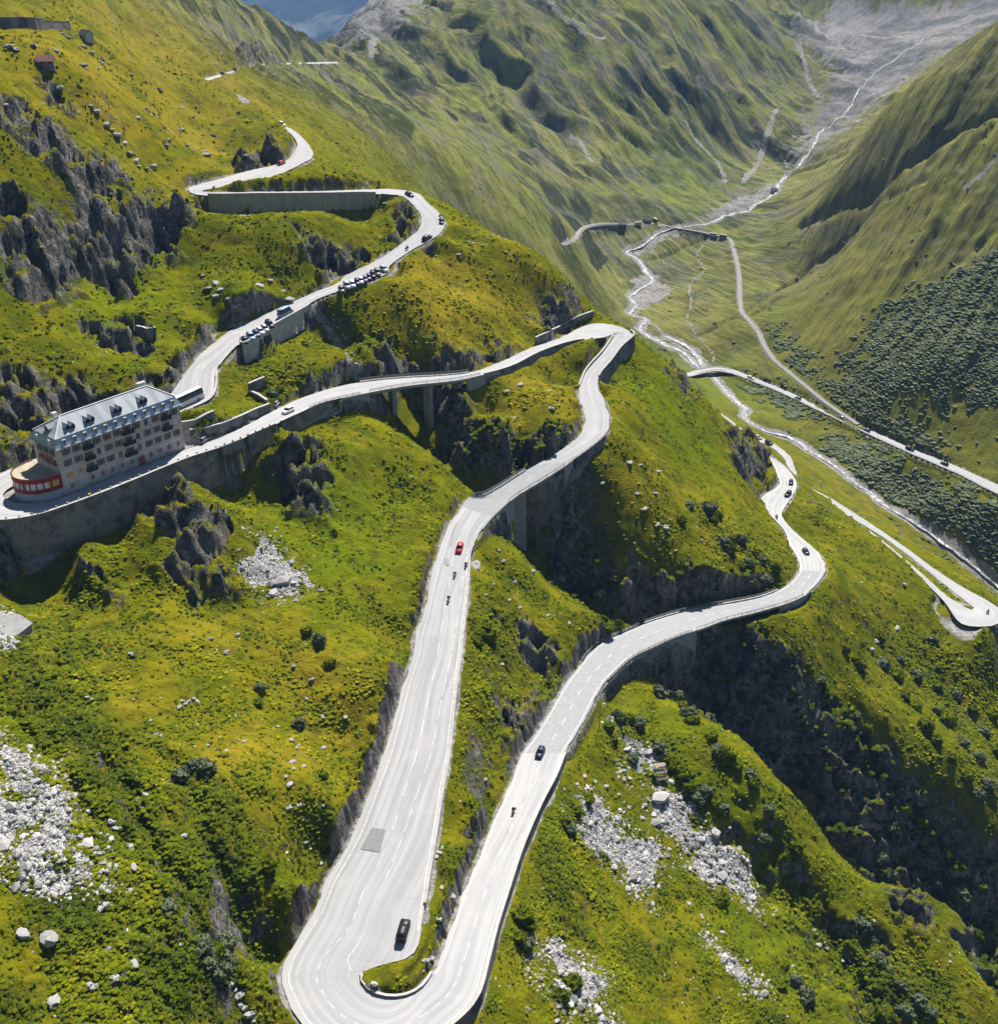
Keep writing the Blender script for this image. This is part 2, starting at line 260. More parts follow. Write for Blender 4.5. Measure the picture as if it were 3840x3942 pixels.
# ------------------------------------------------------------------ regions outlined on the photograph, dropped onto the ground
def poly_world(txt):
    if txt[0] == 'z':
        w = txt.split(); v = [float(t) for t in w[1:]]; return np.array([UZ(v[i], v[i + 1], float(w[0][1:]))[:2] for i in range(0, len(v), 2)])
    v = [float(t) for t in txt.replace(",", " ").split()]
    return np.array([hit(v[i], v[i + 1])[:2] for i in range(0, len(v), 2)])
def inside(P, x, y):
    c = np.zeros(x.shape, bool); n = len(P); j = n - 1
    for i in range(n):
        xi, yi = P[i]; xj, yj = P[j]
        c ^= ((yi > y) != (yj > y)) & (x < (xj - xi) * (y - yi) / (yj - yi + 1e-9) + xi); j = i
    return c
def line_dist(P, x, y):
    d = np.full(x.shape, 1e9)
    for a, b in zip(P[:-1], P[1:]):
        v = b - a; L = v @ v + 1e-9; t = np.clip(((x - a[0]) * v[0] + (y - a[1]) * v[1]) / L, 0, 1)
        d = np.minimum(d, np.hypot(x - a[0] - t * v[0], y - a[1] - t * v[1]))
    return d
WX = fbm(GX / 9, GY / 9, 301, 3) ; WY = fbm(GX / 9, GY / 9, 401, 3)
def region(polys, soft, warp=2.5, scale=None):
    """soft-edged mask of outlined patches, edges roughened by noise"""
    M = np.zeros(GX.shape)
    for txt in polys:
        P = poly_world(txt); c = P.mean(0); R = np.hypot(*(P - c).T).max()
        s = soft if scale is None else soft * max(1, np.hypot(*c) / scale); w = warp * s / soft
        bb = (np.abs(GX - c[0]) < R + 4 * s + w) & (np.abs(GY - c[1]) < R + 4 * s + w)
        x = GX[bb] + w * WX[bb]; y = GY[bb] + w * WY[bb]
        dl = line_dist(np.r_[P, P[:1]], x, y); ins = inside(P, x, y)
        M[bb] = np.maximum(M[bb], sstep(-s, s, np.where(ins, dl, -dl)))
    return M
ROCK = ["0 380 120 420 260 500 330 590 430 600 500 680 515 730 400 760 330 800 200 700 80 520 0 500", "0 690 120 760 260 870 300 1000 280 1180 130 1160 0 1110", "330 800 520 780 720 760 730 860 700 960 600 1010 500 1130 430 1150 330 1000",
 "300 1230 420 1240 560 1230 600 1290 590 1340 500 1370 400 1350 310 1300", "0 1380 150 1440 330 1460 480 1500 600 1440 700 1380 720 1420 640 1530 400 1600 150 1720 60 1800 0 1810", "1120 850 1200 900 1330 950 1420 960 1430 1010 1330 1050 1240 1060 1190 980", "1340 690 1420 690 1440 730 1330 735",
 "2050 1080 2180 1120 2250 1200 2200 1240 2120 1270 2050 1200", "1450 1330 1600 1400 1750 1360 1930 1300 1980 1330 1900 1400 1700 1440 1480 1440", "1600 1500 1760 1500 1830 1620 2000 1700 2200 1650 2250 1590 2240 1660 2100 1790 1980 1830 1800 1800 1650 1600",
 "2050 1950 2200 2050 2350 2180 2500 2230 2800 2260 2900 2290 2700 2340 2500 2390 2300 2330 2120 2150", "2500 2500 2860 2420 3100 2600 3350 2850 3500 3050 3700 3250 3840 3400 3840 3840 3600 3450 3300 3340 3000 3000 2700 2760",
 "1090 1720 1200 1740 1270 1900 1220 1990 1080 1980 1060 1830", "560 1890 700 1860 800 1990 860 2080 860 2250 740 2340 690 2200 600 2060 520 1960", "350 2140 450 2310 430 2350 340 2250", "2800 1680 2900 1690 2970 1800 2960 1860 2850 1830", "2580 1430 2700 1500 2660 1570", "840 205 960 180 1080 230 950 245 850 240", "150 320 260 360 300 430 200 420", "880 630 1090 540 1110 570 1040 620 900 650", "1520 780 1600 790 1620 830 1560 920 1500 920",
 "2010 2430 2100 2460 2140 2540 2060 2560 2010 2500", "1960 2740 2060 2660 2070 2760 2000 2860 1950 2900", "3400 3420 3560 3450 3620 3560 3560 3600 3440 3520", "3300 3520 3420 3650 3400 3680 3300 3570"]
SCREE = ["0 2860 150 2930 250 3030 200 3080 280 3250 350 3430 260 3470 120 3350 20 3330 0 3150", "960 2080 1040 2090 1160 2230 1100 2310 980 2290", "2220 3110 2330 3120 2480 3220 2560 3330 2480 3420 2350 3350 2240 3220", "2520 3040 2620 3080 2760 3200 2880 3330 2930 3500 2800 3420 2620 3250 2520 3130", "2150 3620 2260 3700 2320 3900 2200 3942 2120 3800", "2380 2830 2500 2900 2520 3000 2430 2990", "2750 3650 2830 3700 2900 3790 2850 3800 2760 3720", "0 2370 100 2430 70 2480 0 2490"]
MORAINE = ["3200 -60 3950 -60 3900 95 3640 200 3480 320 3300 460 3060 650 2990 660 3150 400 3200 250 3030 120", "1450 -40 1740 -40 1580 90 1330 200 1250 190", "2620 870 2760 800 2960 700 3000 690 2980 740 2830 820 2700 865"]
M_rock = region(ROCK, 1.6, 4, 260); M_scree0 = region(SCREE, 6, 4); M_scree = region(SCREE, 3.6, 3.5); M_scree = sstep(.36, .66, M_scree + .62 * fbm(GX / 6.5, GY / 6.5, 221, 4, .62) * (M_scree > .01) - .06); M_mor = region(MORAINE, 22, 30)
LUSH = ["800 950 1100 1000 1300 1150 1000 1230 830 1330 700 1200", "1000 1900 1600 1850 1750 2000 1650 2300 1300 2500 1150 2150", "2500 1300 2800 1450 3000 1600 2800 1600 2600 1450", "3000 3300 3300 3550 3500 3942 3000 3942 2700 3500", "2400 2640 2900 2950 3200 3300 3000 3400 2600 3000", "2350 1300 2550 1450 2950 1850 2700 1900 2500 1600 2400 1400", "400 1000 620 1050 800 1200 650 1400 300 1440 100 1250", "2600 780 2800 700 2800 600 2500 550 2500 750"]
DRY = ["0 60 400 0 830 0 1240 190 900 240 1000 330 1150 500 900 650 500 650 150 400 0 300", "1250 1100 1600 950 2000 980 2100 1200 1800 1380 1400 1300", "400 2500 1400 2400 1450 2800 1100 3100 700 2900", "1950 1350 2180 1450 2200 1600 2000 1650 1850 1600", "2450 1850 2900 1950 2950 2150 2400 2000", "3150 1850 3400 1950 3840 2300 3840 2250 3300 1900"]
SHRUB = ["0 2400 250 2350 400 2600 500 2900 1000 3200 1050 3500 900 3942 0 3942 350 3450 250 3250 200 2900 0 2750", "1250 1250 1500 1330 1550 1430 1380 1430 1250 1330", "1750 2350 1950 2300 2050 2500 1950 2750 1800 2900 1770 2600", "2050 3050 2250 3200 2300 3500 2150 3600 2000 3300", "900 1350 1150 1380 1200 1480 1000 1520", "3000 2100 3080 2250 2900 2260 2700 2100 2850 2000", "2000 1950 2200 2080 2400 2280 2300 2380 2100 2200", "3350 2500 3600 2700 3840 3050 3840 2600 3500 2400", "3000 3350 3100 3500 3400 3942 3600 3942 3450 3700 3200 3450", "3500 3000 3600 2950 3840 3300 3840 3500"]
M_lush = region(LUSH, 9, 9, 250); M_dry = region(DRY, 10, 10, 250); M_shr = region(SHRUB, 7, 9, 250)

ALD = ["3900 960 3600 1100 3470 1150 3390 1230 3320 1330 3290 1440 3180 1490 3300 1540 3420 1560 3520 1500 3640 1540 3700 1500 3900 1530", "3156 1714 3292 1680 3421 1775 3600 1850 3900 1980 3900 2290 3761 2183 3610 2017 3534 1956 3345 1881 3194 1760", "2960 1270 3030 1370 3110 1470 3270 1590 3420 1690 3640 1745 3590 1690 3480 1630 3330 1560 3150 1450 3040 1330", "2880 1440 2960 1470 3050 1540 3160 1610 3060 1590 2940 1520"]
M_ald = region(ALD, 6, 12)
# ------------------------------------------------------------------ distance to the roads on the grid
DIST = np.full(GX.shape, 1e3); ZR = np.zeros(GX.shape); RANK = np.zeros(GX.shape); WALLED = np.zeros(GX.shape, bool); DBR = np.full(GX.shape, 1e3); ZBR = np.zeros(GX.shape)
WALLS = [('main','L',41.2,46.5),('down','R',.3,5.3),('main','L',10.6,15.6),('main','R',27.3,30.5),('main','R',33,34.6),('down','R',9,12.8),('down','R',16.6,20.6),('down','L',15.9,20.4),('down','L',24.6,27.2),('down','R',51.5,62.2),('down','L',33.2,43.9)]
def near_idx(x, y, R):
    r = math.hypot(x, y); th = math.atan2(x, y); da = R / r * 1.05
    i0 = max(0, np.searchsorted(TH, th - da) - 1); i1 = min(NTH, np.searchsorted(TH, th + da) + 1)
    j0 = max(0, np.searchsorted(RHO, math.log(max(r - R, 1))) - 1); j1 = min(NR, np.searchsorted(RHO, math.log(r + R)) + 1)
    return slice(i0, i1), slice(j0, j1)
for k, d in RD.items():
    C = d['C']; hw = np.hypot(*(d['L'] - d['R'])[:, :2].T) / 2
    for j in range(len(C) - 1):
        a, b = C[j], C[j + 1]; m = (a + b) / 2; R = max(hw[j], hw[j + 1]) + 14
        s = near_idx(m[0], m[1], R + 2)
        x = GX[s]; y = GY[s]
        if x.size == 0: continue
        v = b - a; L = v[0] ** 2 + v[1] ** 2 + 1e-9; t = np.clip(((x - a[0]) * v[0] + (y - a[1]) * v[1]) / L, 0, 1)
        # true edges: signed offset from the left/right edge lines
        Lx = d['L'][j] + 0; w = hw[j] + (hw[j + 1] - hw[j]) * t
        dd = np.hypot(x - a[0] - t * v[0], y - a[1] - t * v[1]) - w * abs((d['L'][j] - d['R'][j])[:2] @ np.array((-v[1], v[0]))) / (math.sqrt(L) * 2 * hw[j] + 1e-9)
        z = a[2] + v[2] * t
        qd = np.array([d['L'][j][:2], d['R'][j][:2], d['R'][j + 1][:2], d['L'][j + 1][:2]]); dd = np.where(inside(qd, x, y), -50., dd)
        sd = lambda p, q: np.abs((q[0] - p[0]) * (y - p[1]) - (q[1] - p[1]) * (x - p[0])) / (math.hypot(*(q - p)) + 1e-6)
        d0, d1 = sd(qd[0], qd[1]), sd(qd[3], qd[2]); tq = d0 / (d0 + d1 + 1e-6); z = np.where(dd < 1.0, a[2] + v[2] * tq, z)
        if on_bridge(k, d['i'][j]):
            u = dd < DBR[s]; DBR[s] = np.where(u, dd, DBR[s]); ZBR[s] = np.where(u, z, ZBR[s])
        else:
            u = dd < DIST[s]; left = (v[0] * (y - a[1]) - v[1] * (x - a[0])) > 0; i_ = d['i'][j]; wl_ = any(q[0] == k and q[1] == 'L' and q[2] <= i_ <= q[3] for q in WALLS); wr_ = any(q[0] == k and q[1] == 'R' and q[2] <= i_ <= q[3] for q in WALLS); WALLED[s] = np.where(u, np.where(left, wl_, wr_), WALLED[s]); DIST[s] = np.where(u, dd, DIST[s]); ZR[s] = np.where(u, z, ZR[s])
# ------------------------------------------------------------------ relief
TD = np.stack((GX, GY), -1)
far = sstep(430, 700, RR)
fade = sstep(.5, 9, DIST)
def saw(u, c):            # lopsided ridge: short side 0..c, long side c..1
    f = u - np.floor(u); return np.where(f < c, f / c, (1 - f) / (1 - c))
def strips(ax, ay, lu, lv, s):            # ridges and gullies running along (ax, ay)
    n = math.hypot(ax, ay); u = (GX * ay - GY * ax) / n; v = (GX * ax + GY * ay) / n
    return u / lu + .35 * fbm(GX / 90, GY / 90, s + 5, 2), v / lv
N = np.zeros(GX.shape)
g_near = (1 - far)
N += g_near * fade * (1.3 * fbm(GX / 28, GY / 28, 11, 2) + .55 * fbm(GX / 9, GY / 9, 12, 2) + (.34 + .45 * M_shr) * fbm(GX / 3.1, GY / 3.1, 13, 3) + (.22 + .30 * M_shr) * (1 - 1.6 * np.abs(pn(GX / 1.5, GY / 1.5, 14))))
wc = far * sstep(-.35, -.10, TT) * (1 - sstep(.24, .34, TT))                                        # mountain across the valley
wr = far * sstep(.24, .34, TT)                                                                     # right-hand mountain
wlf = far * (1 - sstep(-.18, -.02, TT)) + 0 * far                                                    # left hillside
valley = np.exp(-(np.maximum(0, np.minimum(1, (GZ + 250) / 60))) * 3)
u, v = strips(185, -500, 58, 380, 20); amp = sstep(900, 1150, RR) * (1 - valley)
N += wc * amp * (17 * (saw(u * .8 + .5 * pn(u * .4, v * 1.2, 23), .70) - .5) * (.65 + .8 * pn(u * .5, v * 1.1, 24)) + 8 * (saw(u * 2.1 + .6 * pn(u, v * 2, 25), .7) - .5) * (.6 + .9 * pn(u, v * 1.7, 26)) + 2.5 * ridge(u * 4.7, v * 4, 22, 3) - 3)
u, v = strips(-300, -330, 34, 330, 30)
N += wr * (6.5 * (saw(u + .5 * pn(u * .5, v, 33), .30) - .5) * (.55 + .9 * pn(u * .5, v * .9, 34)) * sstep(-250, -205, GZ) + 2.2 * (saw(u * 3.1 + .5 * pn(u, v * 2, 35), .3) - .5) * sstep(-250, -215, GZ) + .8 * fbm(GX / 9, GY / 9, 32, 3))
u, v = strips(220, -370, 26, 200, 40)
N += wlf * (3.2 * (ridge(u, v, 41, 3, .5) - .2) + .8 * fbm(GX / 8, GY / 8, 42, 3))
GULLY_SHADE = np.zeros(GX.shape)  # streaks along the gully direction: gully shade put into the far slopes' colour
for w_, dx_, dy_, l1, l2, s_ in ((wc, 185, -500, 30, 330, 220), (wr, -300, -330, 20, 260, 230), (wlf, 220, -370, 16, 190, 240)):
    u_, v_ = strips(dx_, dy_, l1, l2, s_); GULLY_SHADE += w_ * (.36 + .42 * fbm(u_, v_, s_ + 1, 4, .62) + .22 * fbm(GX / 60, GY / 60, s_ + 9, 3))
GULLY_SHADE = np.where(valley > .6, .34, GULLY_SHADE) * (1 - M_ald)
N += far * 1.6 * fbm(GX / 30, GY / 30, 51, 4) * sstep(450, 800, RR)
N += sstep(3000, 8000, RR) * 260 * (ridge(GX / 2600, GY / 2600, 61, 5) - .4)
# rock: slabs and clefts dipping down to the right
rk = M_rock * sstep(-.5, 3, np.minimum(DIST, DBR + 2))
ru = (GX * .83 + GY * .55); rv = (-GX * .55 + GY * .83)
sc = np.clip(RR / 300, .7, 1.5); Hh = 11.0 * sc; gR = np.hypot(np.gradient(GZ, axis=1) / np.gradient(RR, axis=1), np.gradient(GZ, axis=0) / (RR * (TH[1] - TH[0]))); mild = 1 - sstep(.9, 1.5, gR)
pert = .38 * fbm(GX / 22, GY / 22, 71, 3) + .07 * ridge(GX / 6, GY / 6, 72, 3, .55)
tt = GZ / Hh + pert; fl = np.floor(tt); fr_ = tt - fl
N += rk * 1.9 * sc * (1 - mild) * (ridge(GX / 9, GY / 9, 77, 4, .55) - .2)
N += rk * mild * .9 * ((fl + .25 * fr_ + .75 * sstep(.45, .85, fr_) - pert) * Hh - GZ )
qu = (GX + GY) * .7071; qv = (GX - GY) * .7071
N += rk * mild * 6.0 * sc * (saw(qu / (11 * sc) + .55 * fbm(GX / 26, GY / 26, 74, 3) + .12 * fbm(qu / 5, qv / 9, 79, 2), .22) - .5) * (.55 + .7 * fbm(GX / 30, GY / 30, 80, 2))
cl = 1 - np.abs(pn(qu / 3.6, qv / 13, 75)); N -= rk * 1.3 * sc * sstep(.88, 1, cl)
mk = rk > .02; FA = np.zeros(GX.shape); wx_ = GX[mk] + 1.2 * WX[mk]; wy_ = GY[mk] + 1.2 * WY[mk]
f1, r1_ = facets((wx_ + wy_) * .7071 / 6.5, (wx_ - wy_) * .7071 / 9.5, 901); f2, r2_ = facets((wx_ + wy_) * .7071 / 2.3, (wx_ - wy_) * .7071 / 3.2, 902)
FA[mk] = 1.9 * f1 - .9 * (1 - sstep(0, .12, r1_)) + .62 * f2 - .35 * (1 - sstep(0, .15, r2_)); N += rk * sc * FA
N += M_scree * (.45 * fbm(GX / 1.3, GY / 1.3, 81, 3))
# gullies and small folds on the near slopes
FOLDS = [("2960 3290 3080 3440 3230 3640 3400 3942", 7, 5.5), ("420 2900 560 3200 700 3400 850 3650 920 3942", 2.5, 2.2), ("60 2750 230 2950 330 3100 480 3250", 2.0, 1.6), ("1180 1190 1230 1240 1310 1330 1390 1430", 4, 2.5), ("1650 1600 1750 1800 1840 1920", 5, 2), ("2340 2300 2200 2180 2080 2020", 6, 2), ("640 2900 760 3150 870 3420 900 3560", 2.0, 1.6), ("3290 2640 3400 2800 3480 2960", 4, -2), ("640 1960 720 2060 790 2200", 6.5, -5.5), ("1120 1750 1190 1930", 6.5, -5), ("350 2170 430 2310", 3, -2.5), ("560 1990 640 1960", 5, -2)]
for txt, w, dep in FOLDS:
    P = poly_world(txt); N -= dep * np.exp(-(line_dist(P, GX + .8 * w * WX, GY + .8 * w * WY) / w) ** 2)
GZ = np.where(GZ + N > 200, 200 + 60 * np.tanh((GZ + N - 200) / 150), GZ + N)
# road benches: cut above, bank or wall below
nat = GZ.copy()
zt = ZR - .35
cutlen = 1.6 + 1.5 * np.abs(fbm(GX / 5, GY / 5, 91, 2)); b = np.where(nat > zt, sstep(.3, 1, (DIST - .5) / cutlen + .3), sstep(0, 1, np.where(WALLED, (DIST + 1.5) / 1.0, (DIST - .45) / 1.1)))
GZ = np.where(DIST < 14, zt + (nat - zt) * b, nat)
mj = (DIST < 9) & (RR < 480); FJ = np.zeros(GX.shape); fj, rj = facets(GX[mj] / 2.6 + .3 * WX[mj], GY[mj] / 2.6 + .3 * WY[mj], 903); FJ[mj] = fj - .6 * (1 - sstep(0, .15, rj))
jag = .9 * (np.exp(-((DIST - 2.2) / 1.8) ** 2)) * sstep(1.0, 3.0, nat - zt) * (RR < 480)
GZ += jag * (.7 * ridge(GX / 7, GY / 7, 92, 3, .6) + 1.0 * FJ - .3)
GZ = np.where(DBR < 1.5, np.minimum(GZ, ZBR - 1.2), GZ); inb = (DBR < 5) & (DIST > .1)
GZ = np.where(inb, np.minimum(GZ, ZBR - 3.2 + .6 * np.maximum(DBR, 0)), GZ)
# clear drop in front of the tall walls
for kk, sd_, a_, c_, hh_ in (('main','L',42.4,46.5,10.8),('down','R',.3,1.95,10.5),('down','R',1.95,2.8,9.0),('down','R',2.8,3.5,5.2),('down','R',3.5,5.2,4.2),('main','R',28.2,30.4,6.2),('main','L',10.8,14.2,5.5),('down','L',16,20,4.5),('down','R',17.5,20.3,4.0)):
    E = RD[kk][sd_]; O = RD[kk]['R' if sd_ == 'L' else 'L']; ii = RD[kk]['i']
    for j in np.where((ii >= a_) & (ii <= c_))[0]:
        w_ = (E[j] - O[j])[:2]; w_ = w_ / np.hypot(*w_); q_ = E[j][:2] + w_ * 1.75; s = near_idx(q_[0], q_[1], 2.4)
        o_ = (GX[s] - E[j][0]) * w_[0] + (GY[s] - E[j][1]) * w_[1]; m_ = (np.hypot(GX[s] - q_[0], GY[s] - q_[1]) < 2.0) & (o_ > .1) & (DIST[s] > -1)
        GZ[s] = np.where(m_, np.minimum(GZ[s], E[j][2] - hh_ + .5 * WX[s]), GZ[s])
# hotel terrace and the stream bed
hs = (GX - HA[0]) * HE[0] + (GY - HA[1]) * HE[1]; ht = (GX - HA[0]) * HN[0] + (GY - HA[1]) * HN[1]
tw = sstep(-20, -13, hs) * (1 - sstep(38, 44, hs)) * sstep(-24, -19, ht) * (1 - sstep(5.4, 6.2, ht))
GZ = GZ + (np.minimum(GZ, -126.25 + np.clip(hs, 0, 60) * -.008) - GZ) * tw
TERR = tw
RIVER = "3590 128 3483 192 3400 250 3332 313 3290 370 3261 423 3210 465 3160 504 3120 570 3080 625 3030 665 2998 700 2990 725 2973 746 2893 797 2830 815 2759 845 2696 862 2578 881 2528 897 2486 931 2440 955 2410 969 2448 990 2470 1015 2486 1044 2511 1074 2490 1095 2452 1116 2423 1141 2448 1175 2423 1204 2481 1221 2475 1240 2460 1263 2494 1288 2557 1322 2629 1351 2665 1389 2690 1410 2725 1430 2755 1457 2801 1510 2840 1545 2869 1571 2862 1590 2869 1608 2900 1632 2945 1654 3000 1668 3050 1684 3103 1722 3150 1750 3194 1775 3240 1810 3277 1843 3338 1888 3398 1934 3460 1970 3519 2005 3570 2040 3610 2070 3670 2110 3724 2153 3780 2200 3840 2248 3900 2290"
BRAID = "2560 1290 2603 1309 2662 1343 2696 1389 2722 1422"
EMX = None
RIV = np.array([hit(*p) for p in np.array(RIVER.split(), float).reshape(-1, 2)]); BRD = np.array([hit(*p) for p in np.array(BRAID.split(), float).reshape(-1, 2)])
TRACK = "2160 926 2200 916 2242 895 2326 883 2418 870 2519 860 2578 872 2662 893 2738 910 2797 918 2812 927 2822 955 2833 1000 2840 1050 2844 1082 2846 1164 2852 1195 2860 1213 2893 1241 2920 1279 2942 1339 2980 1388 3035 1432 3106 1492 3171 1552 3237 1605 3300 1643"
TRK = np.array([hit(*p) for p in np.array(TRACK.split(), float).reshape(-1, 2)])
D_riv = np.minimum(line_dist(RIV[:, :2], GX, GY), line_dist(BRD[:, :2], GX, GY)); D_trk = line_dist(TRK[:, :2], GX, GY)
BED = ["2440 1060 2520 1060 2590 1110 2560 1150 2490 1180 2450 1220 2420 1180 2430 1110", "2410 960 2520 900 2600 880 2640 890 2540 930 2450 985", "2900 795 2990 740 2980 700 2940 715 2830 770 2690 855"]
M_bed = region(BED, 5, 6)
STREAMS = [("3240 0 3130 90 3070 171 3100 270 3150 373", 3), ("2990 420 2960 500 2930 590 2860 700", 3), ("2640 470 2700 560 2760 620 2790 700", 2.5), ("2180 480 2230 540 2280 620", 2.2), ("2110 0 2160 60 2250 130 2330 140", 2.5), ("1460 90 1440 160 1425 220", 4), ("3840 590 3770 680 3720 720", 1.6),
  ("2720 930 2680 975 2715 1035 2650 1095 2660 1170 2640 1230 2670 1275 2740 1355 2750 1400", .7), ("2400 1190 2500 1240 2560 1290", 1.2), ("1212 1190 1240 1235 1265 1272 1290 1300 1320 1345 1345 1392 1385 1440", 1.3)]
M_str = np.zeros(GX.shape)
for txt, w in STREAMS: M_str = np.maximum(M_str, 1 - sstep(.5 * w, 1.3 * w, line_dist(poly_world(txt), GX + .6 * w * WX, GY + .6 * w * WY)))
DITCH = [("2990 1150 2880 1220 2810 1225 2690 1290", 1.5, 2.5), ("2860 1215 3000 1110 3130 1010 3300 880 3560 690", 2.2, 3.5), ("2480 1000 2560 985 2660 940 2720 915", 1.6, 2.2), ("3100 850 3250 770 3420 690 3600 560 3840 420", 5, 7), ("2250 1000 2330 960 2410 1040", 1.2, 1.5), ("3060 830 3200 700 3330 560", 2, 2.5), ("3700 1000 3840 880", 2.5, 2.5)]
for txt, w, dep in DITCH: GZ -= dep * np.exp(-(line_dist(poly_world(txt), GX + .5 * w * WX, GY + .5 * w * WY) / w) ** 2)
GZ -= 1.0 * np.exp(-(D_riv / 4.5) ** 2) * (1 - sstep(0, 4, -DBR)) 
EMB = sstep(7, 2.2, D_trk)
trz = np.zeros(GX.shape)
# smooth the railway bed along its length
tl = np.concatenate(([0], np.cumsum(np.hypot(*np.diff(TRK[:, :2], axis=0).T)))); TRK[:, 2] = np.convolve(np.pad(TRK[:, 2], 2, 'edge'), np.ones(5) / 5, 'valid') + .8
tp, _ = catmull(TRK, np.maximum(2, np.diff(tl) / 6)); TRK = tp
for j in range(len(tp)):
    s = near_idx(tp[j][0], tp[j][1], 8)
    w = np.exp(-(np.hypot(GX[s] - tp[j][0], GY[s] - tp[j][1]) / 3.6) ** 2); trz[s] = np.maximum(trz[s], w)
    GZ[s] = GZ[s] + (tp[j][2] - .25 - GZ[s]) * np.minimum(w, .75) * (np.hypot(GX[s] - tp[j][0], GY[s] - tp[j][1]) < 6)
M_grav = np.clip(np.maximum.reduce([M_str, .9 * M_bed, 1 - sstep(2.2, 5.5, D_riv + 1.5 * WX), (1 - sstep(1.2, 2.4, D_trk)), .8 * M_mor]), 0, 1)
M_isl = region(['1425 3738 1480 3722 1590 3685 1635 3560 1668 3560 1690 3650 1650 3745 1600 3800 1500 3825 1430 3800'], .5, .4)
shoulder = (1 - sstep(.2, 1.5 + .9 * WX, DIST)) * (DIST > -.5) * (1 - .85 * M_isl)
M_grav = np.maximum(M_grav, shoulder * .85); M_grav = np.maximum(M_grav, TERR)
PARK = [("1620 1580 1800 1600 1830 1660 1780 1700 1640 1640", 'c5')]
def c5(x, y): return 2400 + x / 1.3222, 1200 + y / 1.3222
pp = []
for x, y in ((1600,1570),(1700,1560),(1860,1570),(1820,1620),(1800,1670),(1720,1660),(1650,1620)): pp += list(c5(x, y))
LAY = ["z-229.3 " + " ".join("%.0f" % q for q in pp), "905 357 925 368 945 374 968 390 960 400 935 396 918 380"]
M_lay = region(LAY[:1], 2.0, 1.2); GZ = GZ + (-229.6 - GZ) * M_lay; M_lay = region(LAY, 1.0, 1.2); M_grav = np.maximum(M_grav, M_lay)

# ------------------------------------------------------------------ materials
def new_mat(name):
    m = bpy.data.materials.new(name); m.use_nodes = True; nt = m.node_tree; nt.nodes.clear(); return m, nt
class NB:
    def __init__(s, nt): s.nt = nt
    def n(s, t, **k):
        q = s.nt.nodes.new(t)
        for a, b in k.items(): setattr(q, a, b)
        return q
    def lk(s, a, b): s.nt.links.new(a, b)
    def val(s, sock, v):
        if hasattr(v, 'is_linked') or isinstance(v, bpy.types.NodeSocket): s.lk(v, sock)
        else: sock.default_value = v
    def math(s, op, a, b=0., c=None, clamp=False):
        q = s.n('ShaderNodeMath', operation=op, use_clamp=clamp); s.val(q.inputs[0], a); s.val(q.inputs[1], b)
        if c is not None: s.val(q.inputs[2], c)
        return q.outputs[0]
    def mix(s, f, a, b, mode='MIX'):
        q = s.n('ShaderNodeMix', data_type='RGBA', blend_type=mode); s.val(q.inputs[0], f); s.val(q.inputs[6], a if isinstance(a, bpy.types.NodeSocket) else (*a, 1)); s.val(q.inputs[7], b if isinstance(b, bpy.types.NodeSocket) else (*b, 1)); return q.outputs[2]
    def noise(s, vec, sc, det=4., rough=.6, col=False, dist=0.):
        q = s.n('ShaderNodeTexNoise'); s.lk(vec, q.inputs['Vector']); q.inputs['Scale'].default_value = sc; q.inputs['Detail'].default_value = det; q.inputs['Roughness'].default_value = rough; q.inputs['Distortion'].default_value = dist
        return q.outputs[1 if col else 0]
    def ramp(s, f, a, b):
        q = s.n('ShaderNodeMapRange', interpolation_type='SMOOTHSTEP'); s.val(q.inputs[0], f); q.inputs[1].default_value = a; q.inputs[2].default_value = b; return q.outputs[0]
    def attr(s, name, alpha=False):
        q = s.n('ShaderNodeAttribute', attribute_name=name); sp = s.n('ShaderNodeSeparateColor'); s.lk(q.outputs['Color'], sp.inputs[0]); return sp.outputs[0], sp.outputs[1], sp.outputs[2], q.outputs['Alpha']
    def mapping(s, vec, scale, rot=(0, 0, 0)):
        q = s.n('ShaderNodeMapping'); s.lk(vec, q.inputs[0]); q.inputs['Scale'].default_value = scale; q.inputs['Rotation'].default_value = rot; return q.outputs[0]
    def out(s, col, rough=.9, bump=None, spec=.1, strength=.5, dist=.3, **kw):
        p = s.n('ShaderNodeBsdfPrincipled'); s.val(p.inputs['Base Color'], col if isinstance(col, bpy.types.NodeSocket) else (*col, 1)); s.val(p.inputs['Roughness'], rough); p.inputs['Specular IOR Level'].default_value = spec
        for a, b in kw.items(): s.val(p.inputs[a], b)
        if bump is not None:
            bp = s.n('ShaderNodeBump'); bp.inputs['Strength'].default_value = strength; bp.inputs['Distance'].default_value = dist; s.lk(bump, bp.inputs['Height']); s.lk(bp.outputs[0], p.inputs['Normal'])
        o = s.n('ShaderNodeOutputMaterial'); s.lk(p.outputs[0], o.inputs[0])
